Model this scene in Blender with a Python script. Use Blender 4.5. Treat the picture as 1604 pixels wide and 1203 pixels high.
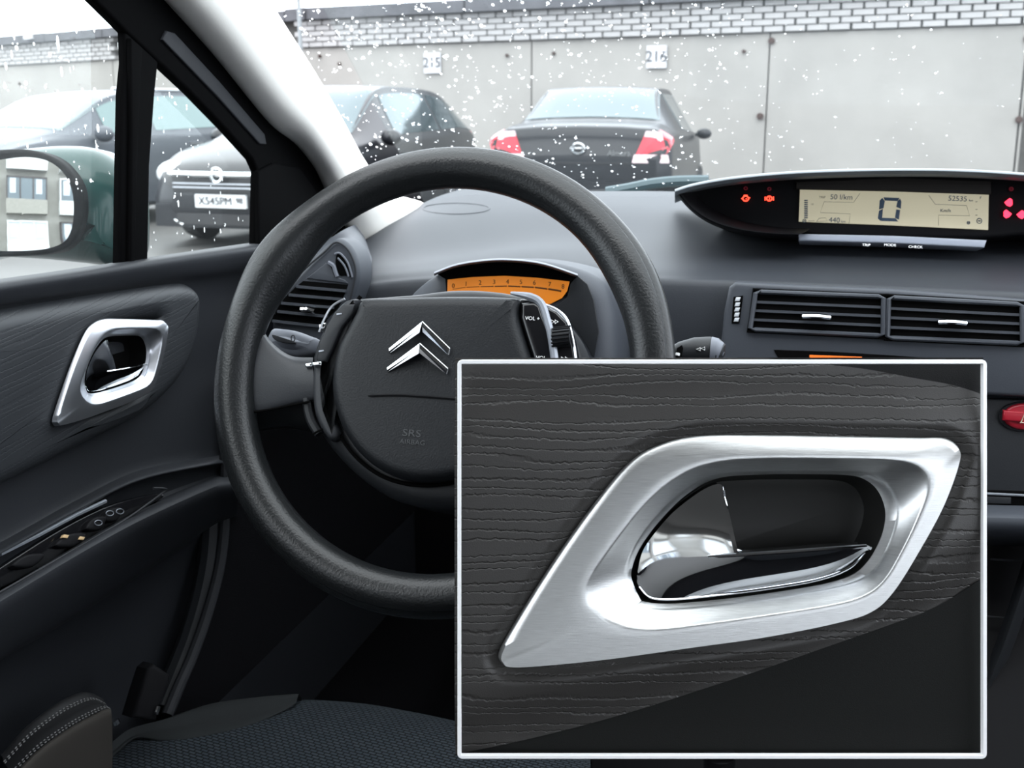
import bpy, bmesh, math, random
import numpy as np
from mathutils import Vector, Matrix
for o in list(bpy.data.objects): bpy.data.objects.remove(o)
SC = bpy.context.scene
COL = SC.collection
rnd = random.Random(7)
R = math.radians
# ------------------------------------------------------------------ camera
# world axes are the car's: X to the passenger side, Y forward, Z up from the ground
YAW, PITCH, F = 15.0, 13.5, 1760.0
CAM = Vector((0, 0, 1.2))
cd = bpy.data.cameras.new('camera'); cam = bpy.data.objects.new('camera', cd); COL.objects.link(cam)
cam.location = CAM; cam.rotation_euler = (R(90 - PITCH), 0, R(YAW))
cd.sensor_width = 36; cd.lens = 36 * F / 1604; cd.clip_start = .02; cd.clip_end = 400
cd.dof.use_dof = True; cd.dof.focus_distance = .84; cd.dof.aperture_fstop = 18
SC.camera = cam
Rm = cam.rotation_euler.to_matrix()
# ------------------------------------------------------------------ light: an even overcast sky
W = bpy.data.worlds.new('overcast_sky'); SC.world = W; W.use_nodes = True
wn = W.node_tree.nodes; wl = W.node_tree.links; wn.clear()
wo = wn.new('ShaderNodeOutputWorld'); wb = wn.new('ShaderNodeBackground')
tc = wn.new('ShaderNodeTexCoord'); sx = wn.new('ShaderNodeSeparateXYZ'); rp = wn.new('ShaderNodeValToRGB')
wl.new(tc.outputs['Generated'], sx.inputs[0]); wl.new(sx.outputs['Z'], rp.inputs[0])
rp.color_ramp.elements[0].position = 0; rp.color_ramp.elements[0].color = (.80, .86, .95, 1)
rp.color_ramp.elements[1].position = 1; rp.color_ramp.elements[1].color = (.94, .97, 1, 1)
wl.new(rp.outputs[0], wb.inputs[0]); wb.inputs[1].default_value = 5.2
wl.new(wb.outputs[0], wo.inputs[0])
sd = bpy.data.lights.new('sun', 'SUN'); sd.energy = 1.4; sd.angle = R(60); sd.color = (1, .98, .95)
sun = bpy.data.objects.new('sun', sd); COL.objects.link(sun); sun.rotation_euler = (R(42), R(-12), R(8))
SC.view_settings.view_transform = 'Standard'; SC.view_settings.look = 'None'
SC.view_settings.exposure = 0.0; SC.view_settings.gamma = 1; SC.view_settings.use_curve_mapping = False
SC.cycles.use_denoising = True; SC.cycles.max_bounces = 10; SC.cycles.transparent_max_bounces = 16
SC.cycles.sample_clamp_indirect = 8

# ------------------------------------------------------------------ pixel <-> world
def ray(px, py):
    return Rm @ Vector(((px - 802) / F, -(py - 601.5) / F, -1))
def P(px, py, d): return CAM + ray(px, py) * d
def PX(px, py, X): r = ray(px, py); return CAM + r * ((X - CAM.x) / r.x)
def PY(px, py, Y): r = ray(px, py); return CAM + r * ((Y - CAM.y) / r.y)
def PZ(px, py, Z): r = ray(px, py); return CAM + r * ((Z - CAM.z) / r.z)
class Plane:
    def __init__(s, o, n, up=(0, 0, 1)):
        s.o = Vector(o); s.n = Vector(n).normalized()
        s.u = Vector(up).cross(s.n).normalized(); s.v = s.n.cross(s.u).normalized()
    def px(s, x, y, h=0):
        r = ray(x, y); o = s.o + s.n * h
        return CAM + r * ((o - CAM).dot(s.n) / r.dot(s.n))
    def uv(s, p): q = p - s.o; return (q.dot(s.u), q.dot(s.v))
    def at(s, u, v, h=0): return s.o + s.u * u + s.v * v + s.n * h
# ------------------------------------------------------------------ curves in 2D / 3D
def catmull(pts, n=6, closed=True):
    pts = [Vector(p) for p in pts]; m = len(pts); out = []
    for i in range(m if closed else m - 1):
        g = (lambda k: pts[k % m]) if closed else (lambda k: pts[min(max(k, 0), m - 1)])
        a, b, c, d = g(i - 1), g(i), g(i + 1), g(i + 2)
        for j in range(n):
            t = j / n
            out.append(.5 * ((2 * b) + (c - a) * t + (2 * a - 5 * b + 4 * c - d) * t * t + (3 * b - a - 3 * c + d) * t ** 3))
    if not closed: out.append(pts[-1])
    return out
def resample(pts, n, closed=False):
    pts = [Vector(p) for p in pts]
    if closed: pts = pts + [pts[0]]
    L = [0]
    for a, b in zip(pts, pts[1:]): L.append(L[-1] + (b - a).length)
    out = []; k = 0; m = n if closed else n - 1
    for i in range(n):
        t = L[-1] * i / m
        while k < len(L) - 2 and L[k + 1] < t: k += 1
        s = (t - L[k]) / max(1e-12, L[k + 1] - L[k]); out.append(pts[k].lerp(pts[k + 1], s))
    return out
# ------------------------------------------------------------------ objects
def root(name, label, cat, loc=(0, 0, 0), group=None, kind=None):
    o = bpy.data.objects.new(name, None); COL.objects.link(o); o.location = loc; o.empty_display_size = .05
    o['label'] = label; o['category'] = cat
    if group: o['group'] = group
    if kind: o['kind'] = kind
    return o
def tag(o, label, cat, group=None, kind=None):
    o['label'] = label; o['category'] = cat
    if group: o['group'] = group
    if kind: o['kind'] = kind
    return o
def mesh(name, V, Fc, mat, parent=None, smooth=True, label=None, kind=None, angle=35):
    me = bpy.data.meshes.new(name); me.from_pydata([tuple(v) for v in V], [], Fc)
    me.materials.append(mat); me.validate()
    bm = bmesh.new(); bm.from_mesh(me); bmesh.ops.recalc_face_normals(bm, faces=bm.faces); bm.to_mesh(me); bm.free()
    o = bpy.data.objects.new(name, me); link(o, parent)
    if smooth:
        me.shade_smooth(); me.set_sharp_from_angle(angle=R(angle))
    if label: o['label'] = label
    if kind: o['kind'] = kind
    return o
class MB:
    def __init__(s): s.V = []; s.F = []
    def add(s, V, Fc):
        k = len(s.V); s.V += [Vector(v) for v in V]; s.F += [tuple(i + k for i in f) for f in Fc]; return s
    def box(s, a, b, M=None):
        x0, y0, z0 = a; x1, y1, z1 = b
        V = [Vector((x, y, z)) for z in (z0, z1) for y in (y0, y1) for x in (x0, x1)]
        if M is not None: V = [M @ v for v in V]
        return s.add(V, [(0, 2, 3, 1), (4, 5, 7, 6), (0, 1, 5, 4), (2, 6, 7, 3), (0, 4, 6, 2), (1, 3, 7, 5)])
    def tube(s, pts, r, n=10, closed=False, ry=None, up=None, prof=None):
        pts = [Vector(p) for p in pts]; m = len(pts); V = []; Fc = []
        rr = r if hasattr(r, '__len__') else [r] * m
        prev = None
        for i, p in enumerate(pts):
            t = (pts[(i + 1) % m] - pts[i - 1]) if closed else (pts[min(i + 1, m - 1)] - pts[max(i - 1, 0)])
            t.normalize()
            if up is not None: a = Vector(up)
            else: a = prev if prev is not None else (Vector((0, 0, 1)) if abs(t.z) < .9 else Vector((1, 0, 0)))
            x = (a - t * a.dot(t)).normalized(); y = t.cross(x); prev = x
            for k in range(n):
                th = 2 * math.pi * k / n
                q = prof(th) if prof else 1
                V.append(p + x * (math.cos(th) * rr[i] * q) + y * (math.sin(th) * (ry if ry else rr[i]) * q))
        for i in range(m if closed else m - 1):
            for k in range(n):
                a = i * n + k; b = i * n + (k + 1) % n; c = ((i + 1) % m) * n + (k + 1) % n; d = ((i + 1) % m) * n + k
                Fc.append((a, b, c, d))
        if not closed: Fc += [tuple(range(n)), tuple(reversed(range((m - 1) * n, m * n)))]
        return s.add(V, Fc)
    def sphere(s, c, r, n=10, m=7, M=None):
        V = []; Fc = []; c = Vector(c); r = Vector(r) if hasattr(r, '__len__') else Vector((r, r, r))
        for j in range(m + 1):
            ph = math.pi * j / m
            for i in range(n):
                th = 2 * math.pi * i / n
                q = Vector((r.x * math.sin(ph) * math.cos(th), r.y * math.sin(ph) * math.sin(th), r.z * math.cos(ph)))
                V.append(c + (M @ q if M is not None else q))
        for j in range(m):
            for i in range(n):
                Fc.append((j * n + i, j * n + (i + 1) % n, (j + 1) * n + (i + 1) % n, (j + 1) * n + i))
        return s.add(V, Fc)
    def build(s, name, mat, parent=None, **k): return mesh(name, s.V, s.F, mat, parent, **k)
def offset2(poly, d):
    n = len(poly); A = sum(poly[i][0] * poly[(i + 1) % n][1] - poly[(i + 1) % n][0] * poly[i][1] for i in range(n))
    s = 1 if A > 0 else -1; out = []
    for i in range(n):
        a = Vector(poly[i - 1]); b = Vector(poly[i]); c = Vector(poly[(i + 1) % n])
        e1 = (b - a); e2 = (c - b)
        if e1.length < 1e-9 or e2.length < 1e-9: out.append(b); continue
        e1.normalize(); e2.normalize()
        n1 = Vector((-e1.y, e1.x)) * s; n2 = Vector((-e2.y, e2.x)) * s
        m = n1 + n2; L = m.length
        if L < .3: out.append(b + n1 * d); continue
        m /= L; out.append(b + m * (d / max(.6, m.dot(n1))))
    return out
def plate_uv(MBo, pl, uv, h0, h1, bevel=.002, steps=3, hole=None, crown=0):
    """solid plate standing h0..h1 on plane pl, outline uv, front edge rounded"""
    rings = [(uv, h0)]
    for k in range(steps + 1):
        a = math.pi / 2 * k / steps
        rings.append((offset2(uv, bevel * (1 - math.cos(a))), h1 - bevel + bevel * math.sin(a)))
    if hole:
        hr = [(hole, h0)]
        for k in range(steps + 1):
            a = math.pi / 2 * k / steps
            hr.append((offset2(hole, -bevel * (1 - math.cos(a))), h1 - bevel + bevel * math.sin(a)))
        rings += list(reversed(hr))
    n = len(uv); V = []; Fc = []
    for r, h in rings: V += [pl.at(p[0], p[1], h) for p in r]
    for k in range(len(rings) - 1):
        for i in range(n):
            j = (i + 1) % n; Fc.append((k * n + i, k * n + j, (k + 1) * n + j, (k + 1) * n + i))
    if hole:
        k = len(rings) - 1
        for i in range(n):
            j = (i + 1) % n; Fc.append((k * n + i, k * n + j, j, i))
    else:
        b = (len(rings) - 1) * n
        if crown:
            cu = sum(p[0] for p in rings[-1][0]) / n; cv = sum(p[1] for p in rings[-1][0]) / n; last = b
            for s_ in (.85, .68, .48, .25):
                nb = len(V)
                V += [pl.at(cu + (p[0] - cu) * s_, cv + (p[1] - cv) * s_, h1 + crown * (1 - s_ * s_)) for p in rings[-1][0]]
                for i in range(n):
                    j = (i + 1) % n; Fc.append((last + i, last + j, nb + j, nb + i))
                last = nb
            V.append(pl.at(cu, cv, h1 + crown))
            for i in range(n): Fc.append((last + i, last + (i + 1) % n, len(V) - 1))
        else: Fc.append(tuple(range(b, b + n)))
        Fc.append(tuple(reversed(range(n))))
    MBo.add(V, Fc)
    return MBo
def outline(pl, pts, h, smooth=4):
    pts = catmull([Vector((p[0], p[1])) for p in pts], smooth) if smooth else [Vector(p) for p in pts]
    return [pl.uv(pl.px(p[0], p[1], h)) for p in pts]
def plate(name, pl, pts, h0, h1, mat, parent=None, bevel=.002, smooth=4, steps=3, hole=None, crown=0, **k):
    uv = outline(pl, pts, h1, smooth); hu = None
    if hole:
        a = catmull([Vector(p) for p in hole], smooth) if smooth else [Vector(p) for p in hole]
        hu = [pl.uv(pl.px(p[0], p[1], h1)) for p in a]
        N = max(len(uv), len(hu)) * 2
        uv = [Vector(p) for p in uv]; hu = [Vector(p) for p in hu]
        ar = lambda q: sum(q[i][0] * q[(i + 1) % len(q)][1] - q[(i + 1) % len(q)][0] * q[i][1] for i in range(len(q)))
        if ar(uv) * ar(hu) < 0: hu.reverse()
        cu = sum((p for p in hu), Vector((0, 0))) / len(hu)
        # match by angle about the hole centre
        def byang(q):
            th = [math.atan2(p[1] - cu[1], p[0] - cu[0]) for p in q]; out = []
            for k_ in range(N):
                a_ = -math.pi + 2 * math.pi * (k_ + .5) / N; d = Vector((math.cos(a_), math.sin(a_))); best = None
                for i in range(len(q)):
                    p0 = q[i] - cu; p1 = q[(i + 1) % len(q)] - cu; e = p1 - p0
                    den = d.x * e.y - d.y * e.x
                    if abs(den) < 1e-12: continue
                    t = (p0.x * e.y - p0.y * e.x) / den; s_ = (p0.x * d.y - p0.y * d.x) / den
                    if t > 0 and -1e-6 <= s_ <= 1 + 1e-6 and (best is None or t < best): best = t
                out.append(cu + d * (best if best else .001))
            return out
        uv = byang(uv); hu = byang(hu)
    return plate_uv(MB(), pl, uv, h0, h1, bevel, steps, hu, crown).build(name, mat, parent, **k)
def loft(name, rows, mat, parent=None, n=48, sub=5, thick=0, closed=False, **k):
    """smooth sheet through rows of 3D points"""
    rr = [resample(catmull(r, 8, closed), n, closed) for r in rows]
    cols = [catmull([rr[j][i] for j in range(len(rr))], sub, False) for i in range(n)]
    m = len(cols[0]); V = []; Fc = []
    for j in range(m):
        for i in range(n): V.append(cols[i][j])
    for j in range(m - 1):
        for i in range(n if closed else n - 1):
            i2 = (i + 1) % n; Fc.append((j * n + i, j * n + i2, (j + 1) * n + i2, (j + 1) * n + i))
    o = mesh(name, V, Fc, mat, parent, **k)
    if thick:
        md = o.modifiers.new('solid', 'SOLIDIFY'); md.thickness = thick; md.offset = 0
    return o
def font_mesh(name, c):
    t = bpy.data.objects.new('tmp', c); me = bpy.data.meshes.new_from_object(t); me.name = name
    o = bpy.data.objects.new(name, me); bpy.data.objects.remove(t); bpy.data.curves.remove(c); return o
def text(name, body, pl, px, py, hpx, mat, parent=None, h=.001, lab=None, rot=0, sx=1, extr=.0002, align='CENTER'):
    c = bpy.data.curves.new(name, 'FONT'); c.body = body; c.align_x = align; c.align_y = 'CENTER'
    p = pl.px(px, py, h); d = (p - CAM).dot(-(Rm @ Vector((0, 0, 1))))
    c.size = hpx * d / F * 1.42; c.extrude = extr; c.materials.append(mat); c.resolution_u = 3
    o = font_mesh(name, c); M = Matrix((pl.u, pl.v, pl.n)).transposed().to_4x4()
    M = Matrix.Translation(p) @ M @ Matrix.Rotation(R(rot), 4, 'Z') @ Matrix.Diagonal((sx, 1, 1, 1))
    link(o, parent); base = o.location.copy(); o.matrix_local = Matrix.Translation(base) @ M
    if lab: o['label'] = lab
    return o
# children keep world coordinates: every part of a thing is built in world space, its parent's location is undone
def link(o, parent=None):
    COL.objects.link(o)
    if parent is not None:
        o.parent = parent
        L = Vector((0, 0, 0)); q = parent
        while q is not None: L += q.location; q = q.parent
        # parts sit at the origin of world space; the stack of parents is only ever translated
        o.location = -L
    return o
# ------------------------------------------------------------------ materials
def lin(c): return tuple((v / 255 / 12.92) if v / 255 < .04045 else ((v / 255 + .055) / 1.055) ** 2.4 for v in c)
def M_(name, col, rough=.5, metal=0, spec=.5, coat=0, emit=0, noise=0, nscale=8, bump=0, bscale=400, bdist=.0004, raw=True, stretch=None, rn=0):
    m = bpy.data.materials.new(name); m.use_nodes = True; nt = m.node_tree; b = nt.nodes['Principled BSDF']
    c = tuple(col) + (1,); b.inputs['Base Color'].default_value = c
    b.inputs['Roughness'].default_value = rough; b.inputs['Metallic'].default_value = metal
    b.inputs['Specular IOR Level'].default_value = spec; b.inputs['Coat Weight'].default_value = coat
    b.inputs['Coat Roughness'].default_value = .05
    if emit: b.inputs['Emission Color'].default_value = c; b.inputs['Emission Strength'].default_value = emit
    t = nt.nodes.new('ShaderNodeTexCoord'); vec = t.outputs['Object']
    if stretch:
        mp = nt.nodes.new('ShaderNodeMapping'); mp.inputs['Scale'].default_value = stretch; nt.links.new(vec, mp.inputs[0]); vec = mp.outputs[0]
    if noise or rn:
        n = nt.nodes.new('ShaderNodeTexNoise'); n.inputs['Scale'].default_value = nscale; n.inputs['Detail'].default_value = 5
        nt.links.new(vec, n.inputs['Vector'])
        if noise:
            mx = nt.nodes.new('ShaderNodeMix'); mx.data_type = 'RGBA'
            mx.inputs[6].default_value = tuple(v * (1 - noise) for v in col) + (1,); mx.inputs[7].default_value = tuple(min(1, v * (1 + noise)) for v in col) + (1,)
            nt.links.new(n.outputs[0], mx.inputs[0]); nt.links.new(mx.outputs[2], b.inputs['Base Color'])
        if rn:
            mr = nt.nodes.new('ShaderNodeMapRange'); mr.inputs[3].default_value = rough - rn; mr.inputs[4].default_value = rough + rn
            nt.links.new(n.outputs[0], mr.inputs[0]); nt.links.new(mr.outputs[0], b.inputs['Roughness'])
    if bump:
        n2 = nt.nodes.new('ShaderNodeTexNoise'); n2.inputs['Scale'].default_value = bscale; n2.inputs['Detail'].default_value = 3
        nt.links.new(vec, n2.inputs['Vector'])
        bp = nt.nodes.new('ShaderNodeBump'); bp.inputs['Strength'].default_value = bump; bp.inputs['Distance'].default_value = bdist
        nt.links.new(n2.outputs[0], bp.inputs['Height']); nt.links.new(bp.outputs[0], b.inputs['Normal'])
    return m
def leather(name, col, rough, uaxis, vaxis, su, sv, dist, micro=.35, off=(0, 0, 0)):
    """synthetic leather with long meandering creases that merge; uaxis along the creases"""
    m = bpy.data.materials.new(name); m.use_nodes = True; nt = m.node_tree; N = nt.nodes.new; Lk = nt.links.new
    b = nt.nodes['Principled BSDF']; b.inputs['Base Color'].default_value = tuple(col) + (1,); b.inputs['Roughness'].default_value = rough
    b.inputs['Specular IOR Level'].default_value = .42
    t = N('ShaderNodeTexCoord')
    def dot(ax):
        d = N('ShaderNodeVectorMath'); d.operation = 'DOT_PRODUCT'; Lk(t.outputs['Object'], d.inputs[0]); d.inputs[1].default_value = ax; return d.outputs['Value']
    def mul(a, k, op='MULTIPLY'):
        q = N('ShaderNodeMath'); q.operation = op; Lk(a, q.inputs[0])
        if isinstance(k, (int, float)): q.inputs[1].default_value = k
        else: Lk(k, q.inputs[1])
        return q.outputs[0]
    u, v = dot(uaxis), dot(vaxis)
    # small sideways jitter of the crease lines
    cj = N('ShaderNodeTexNoise'); cj.inputs['Scale'].default_value = sv * 2.2; cj.inputs['Detail'].default_value = 3; Lk(t.outputs['Object'], cj.inputs['Vector'])
    v2 = mul(v, mul(mul(cj.outputs[0], .5, 'SUBTRACT'), .55 / sv), 'ADD')
    cb = N('ShaderNodeCombineXYZ'); Lk(mul(u, su), cb.inputs[0]); Lk(mul(v2, sv * .55), cb.inputs[1])
    nz = N('ShaderNodeTexNoise'); nz.inputs['Scale'].default_value = 1; nz.inputs['Detail'].default_value = 1.2; nz.inputs['Roughness'].default_value = .4; Lk(cb.outputs[0], nz.inputs['Vector'])
    f = mul(mul(v2, sv), mul(nz.outputs[0], 2.6), 'ADD')
    pp = N('ShaderNodeMath'); pp.operation = 'PINGPONG'; Lk(f, pp.inputs[0]); pp.inputs[1].default_value = .5
    mr = N('ShaderNodeMapRange'); mr.interpolation_type = 'SMOOTHSTEP'; mr.inputs[1].default_value = 0; mr.inputs[2].default_value = .16
    Lk(pp.outputs[0], mr.inputs[0])
    mi = N('ShaderNodeTexVoronoi'); mi.inputs['Scale'].default_value = sv * 9; Lk(t.outputs['Object'], mi.inputs['Vector'])
    hgt = mul(mr.outputs[0], mul(mi.outputs[0], micro * .35), 'ADD')
    bp = N('ShaderNodeBump'); bp.inputs['Strength'].default_value = .9; bp.inputs['Distance'].default_value = dist
    Lk(hgt, bp.inputs['Height']); Lk(bp.outputs[0], b.inputs['Normal'])
    return m
def glass_(name, tint=(.93, .96, .95), f0=.5, alpha_haze=0):
    m = bpy.data.materials.new(name); m.use_nodes = True; nt = m.node_tree; nt.nodes.clear(); N = nt.nodes.new; Lk = nt.links.new
    o = N('ShaderNodeOutputMaterial'); tr = N('ShaderNodeBsdfTransparent'); tr.inputs[0].default_value = tint + (1,)
    g = N('ShaderNodeBsdfGlossy'); g.inputs['Roughness'].default_value = .01; fr = N('ShaderNodeFresnel'); fr.inputs[0].default_value = 1.35
    k = N('ShaderNodeMath'); k.operation = 'MULTIPLY'; k.inputs[1].default_value = f0; Lk(fr.outputs[0], k.inputs[0])
    mx = N('ShaderNodeMixShader'); Lk(k.outputs[0], mx.inputs[0]); Lk(tr.outputs[0], mx.inputs[1]); Lk(g.outputs[0], mx.inputs[2]); 
    tl = N('ShaderNodeBsdfTranslucent'); tl.inputs[0].default_value = (.9, .97, 1, 1); mh = N('ShaderNodeMixShader'); mh.inputs[0].default_value = alpha_haze  # translucent veil puts glare haze into the dirty glass
    Lk(mx.outputs[0], mh.inputs[1]); Lk(tl.outputs[0], mh.inputs[2]); Lk(mh.outputs[0], o.inputs[0])
    return m
def waterdrop(name):
    m = bpy.data.materials.new(name); m.use_nodes = True; nt = m.node_tree; nt.nodes.clear(); N = nt.nodes.new; Lk = nt.links.new
    o = N('ShaderNodeOutputMaterial'); g = N('ShaderNodeBsdfGlass'); g.inputs['IOR'].default_value = 1.33; g.inputs['Roughness'].default_value = .12
    tl = N('ShaderNodeBsdfTranslucent'); tl.inputs[0].default_value = (1, 1, 1, 1)  # white translucence stands in for sky light brightening the drops
    mx = N('ShaderNodeMixShader'); mx.inputs[0].default_value = .55; Lk(g.outputs[0], mx.inputs[1]); Lk(tl.outputs[0], mx.inputs[2]); Lk(mx.outputs[0], o.inputs[0])
    return m
PL = M_('dash_plastic', (.040, .045, .055), .55, spec=.4, bump=.35, bscale=900, bdist=.0003)
PLD = M_('dark_plastic', (.014, .0155, .018), .5, spec=.3, bump=.3, bscale=900, bdist=.0003)
PLL = M_('light_grey_plastic', (.13, .14, .165), .5, spec=.4)
DOORP = M_('door_plastic', (.017, .0185, .022), .55, spec=.26, bump=.35, bscale=900, bdist=.0003)
BLK = M_('black_plastic', (.006, .006, .007), .6, spec=.1)
FBL = M_('frame_black', (.002, .002, .0022), .7, spec=.02)
PLT_ = M_('dash_plastic_darkened', (.024, .027, .033), .55, spec=.34, bump=.35, bscale=900, bdist=.0003)  # same plastic as the dash face, darkened against the sky light on top
VOID = M_('recess_shade', (.003, .003, .003), .9, spec=.02)  # near-black colour stands for the shade inside openings and gaps
GLB = M_('gloss_black', (.006, .006, .007), .15, spec=.4)
RIM = M_('rim_leather', (.008, .009, .0098), .34, spec=.42, bump=.5, bscale=520, bdist=.0006)
PAD = M_('airbag_vinyl', (.009, .0102, .012), .46, spec=.26, bump=.5, bscale=700, bdist=.0005)
CREAM = M_('cream_trim', (.74, .72, .68), .7, spec=.2, bump=.15, bscale=600)
CHR = M_('chrome', (.86, .88, .9), .06, metal=1)
SAT = M_('satin_silver', (.62, .64, .68), .34, metal=1)
SATD = M_('satin_grey_edge', (.30, .32, .36), .4, metal=.6)
RUB = M_('rubber', (.010, .010, .012), .7, spec=.2)
WHT = M_('white_print', (.75, .75, .75), .6)
RUBG = M_('grey_seal', (.020, .021, .024), .6, spec=.2)
CARPET = M_('carpet', (.006, .006, .007), .95, spec=.03, bump=.8, bscale=800, bdist=.001)
GREEN = M_('dark_green_paint', (.008, .045, .042), .3, coat=.35, spec=.3)
GLS = glass_('clear_glass', (.95, .97, .96), .05, .005)
GLSF = glass_('windscreen_glass', (.95, .97, .97), .04, .006)
DROP = waterdrop('brightened_water')
MIR = M_('mirror_silver', (.93, .95, .94), .01, metal=1)
# ================================================================== OUTSIDE
CF = Vector((-math.sin(R(YAW)), math.cos(R(YAW)), 0)); CR = Vector((math.cos(R(YAW)), math.sin(R(YAW)), 0))
def G(px, D, z=0):      # ground point under a picture column at forward distance D
    k = (px - 802) / F * math.cos(R(PITCH)) * .985
    return CF * D + CR * (k * D / math.cos(R(PITCH)) ) + Vector((0, 0, z))
ASP = M_('wet_asphalt', (.085, .083, .080), .45, spec=.5, noise=.35, nscale=1.2, bump=.5, bscale=60, bdist=.01)
CONC = M_('concrete', (.300, .287, .270), .85, spec=.2, noise=.28, nscale=.9, bump=.3, bscale=14, bdist=.01)
BRK = M_('white_brick', (.37, .36, .358), .9, spec=.2, noise=.22, nscale=3, bump=.5, bscale=50, bdist=.01)
MORT = M_('mortar', (.12, .115, .11), .95, spec=.1, noise=.3, nscale=6)
SLAB = M_('roof_slab', (.11, .11, .12), .9, spec=.2, noise=.4, nscale=3, bump=.5, bscale=20, bdist=.02)
IRON = M_('rusty_iron', (.06, .035, .03), .8, noise=.5, nscale=30)
SIGN = M_('white_sign', (.55, .55, .57), .7); INK = M_('grey_ink', (.05, .05, .055), .6)
g = MB().box((-60, -60, -.1), (60, 60, 0)).build('ground', ASP); g['kind'] = 'structure'
ZB = 2.25
WP = [G(-120, 29.0), G(0, 26.4), G(190, 23.1), G(500, 18.9), G(1604, 14.0), G(1900, 13.1)]
wall = MB()
for a, b in zip(WP, WP[1:]):
    t = (b - a).normalized(); nn = Vector((t.y, -t.x, 0))      # towards the camera
    M = Matrix((t, -nn, Vector((0, 0, 1)))).transposed().to_4x4(); M.translation = a
    wall.box((-.02, .08, 0), ((b - a).length + .02, .35, ZB + .42), M)
wl_ = wall.build('wall_back', MORT, smooth=False); wl_['kind'] = 'structure'
def on_wall(seg, u, z, d=0):
    a, b = WP[seg], WP[seg + 1]; t = (b - a).normalized(); nn = Vector((t.y, -t.x, 0))
    return a + t * u + nn * d + Vector((0, 0, z)), t, nn
def wbox(seg, u0, u1, z0, z1, d0, d1, ch=0):
    a, t, nn = on_wall(seg, 0, 0); M = Matrix((t, -nn, Vector((0, 0, 1)))).transposed().to_4x4(); M.translation = a
    m = MB().box((u0, -d1, z0), (u1, -d0, z1), M); return m
def u_of(seg, px):      # distance along a segment where the picture column px meets it
    a, b = WP[seg], WP[seg + 1]; t = (b - a); r = ray(px, 180); r.z = 0
    # a + t*s = r*k
    den = t.x * r.y - t.y * r.x; s = (-a.x * r.y + a.y * r.x) / den
    return s * t.length
# concrete panels between the joints
joints = [(3, [u_of(3, 470), u_of(3, 832), u_of(3, 1200), u_of(3, 1597), u_of(3, 1604)]), (4, [0, 3.0]), (1, [0, (WP[2] - WP[1]).length]), (2, [0, (WP[3] - WP[2]).length * .97]), (0, [0, 2.8])]
for seg, js in joints:
    for a, b in zip(js, js[1:]):
        wbox(seg, a + .012, b - .012, 0, ZB - .012, -.08, .0 + rnd.uniform(-.01, .006)).build('concrete_panel', CONC, wl_, smooth=False)
# bricks, one mesh shared
bw, bh = .285, .083
bmeshd = []
for v in range(4):
    m = MB().box((-.131, -.06, 0), (.131 - .004 * v, .10, .068)); bmo = m.build('brick', BRK, wl_, smooth=False)
    md = bmo.data; bmeshd.append(md); bpy.data.objects.remove(bmo)
nb = 0
for seg, u0, u1 in ((3, u_of(3, 480), (WP[4] - WP[3]).length), (1, -.2, (WP[2] - WP[1]).length + .1), (4, .15, .9)):
    a, t, nn = on_wall(seg, 0, 0)
    for row in range(5):
        u = u0 + (row % 2) * bw / 2
        while u < u1:
            o = bpy.data.objects.new('brick', bmeshd[rnd.randrange(4)]); COL.objects.link(o); o.parent = wl_
            o.location = a + t * u + nn * rnd.uniform(-.012, .004) + Vector((0, 0, ZB + row * bh + .006))
            o.rotation_euler = (0, 0, math.atan2(t.y, t.x) + rnd.uniform(-.01, .01)); nb += 1; u += bw
for seg in range(5):
    L = (WP[seg + 1] - WP[seg]).length; u = 0
    while u < L:
        w = min(2.9, L - u)
        wbox(seg, u, u + w - .03, ZB + .42, ZB + .60 + rnd.uniform(-.02, .02), -.9, .16).build('roof_slab', SLAB, wl_, smooth=False); u += w
# lifting-hook holes with rust
for px, py in ((1203, 73), (1191, 183), (1601, 70), (1599, 188), (505, 95), (535, 106), (795, 94), (867, 91), (1161, 88), (36, 135)):
    seg = 3 if px > 480 else 1
    if px > 1597: px = 1597
    u = u_of(seg, px); q, t, nn = on_wall(seg, u, 0); D = q.dot(CF)
    z = 1.2 + (180 - py) / F * D; rr = .045 if px in (1203, 1191, 1597) else .025
    m = MB(); c, t, nn = on_wall(seg, u, z, -.02); m.tube([c, c + nn * .05], rr, 9); m.tube([c, c + nn * .07], rr * .45, 7)
    m.build('lifting_eye', IRON, wl_)
# number plates on the garages
def wsign(px, py, w, h, body, label):
    seg = 3 if px > 480 else 1
    u = u_of(seg, px); q, t, nn = on_wall(seg, u, 0); D = q.dot(CF); z = 1.2 + (180 - py) / F * D
    r_ = root('number_sign', label, 'sign', q + Vector((0, 0, z)), 'garage number signs')
    wbox(seg, u - w / 2, u + w / 2, z - h / 2, z + h / 2, .01 if seg == 3 else .17, .04 if seg == 3 else .26).build('board', SIGN, r_, smooth=False)
    if body:
        c = bpy.data.curves.new('number', 'FONT'); c.body = body; c.align_x = 'CENTER'; c.align_y = 'CENTER'; c.size = h * .7; c.extrude = .003; c.materials.append(INK)
        o = font_mesh('number', c); link(o, r_)
        M = Matrix((t, Vector((0, 0, 1)), nn)).transposed().to_4x4(); M.translation = q + nn * .045 + Vector((0, 0, z)) + o.location; o.matrix_local = M
wsign(680, 105, .29, .30, '215', 'white number sign on the concrete wall above the dark hatchback')
wsign(1027, 96, .29, .30, '216', 'white number sign on the concrete wall above the black saloon')
wsign(71, 62, .26, .26, None, 'small white box under the roof edge above the silver estate car')
# lamp-post like drain pipe, thin, at the left of the windscreen
q, t, nn = on_wall(3, u_of(3, 493), 0)
tag(MB().tube([q + nn * .3, q + nn * .3 + Vector((0, 0, 5.2))], .035, 8).build('pole', M_('pole_grey', (.25, .27, .28), .6)), 'thin grey pole standing by the garage wall next to the pillar', 'pole')

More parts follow.
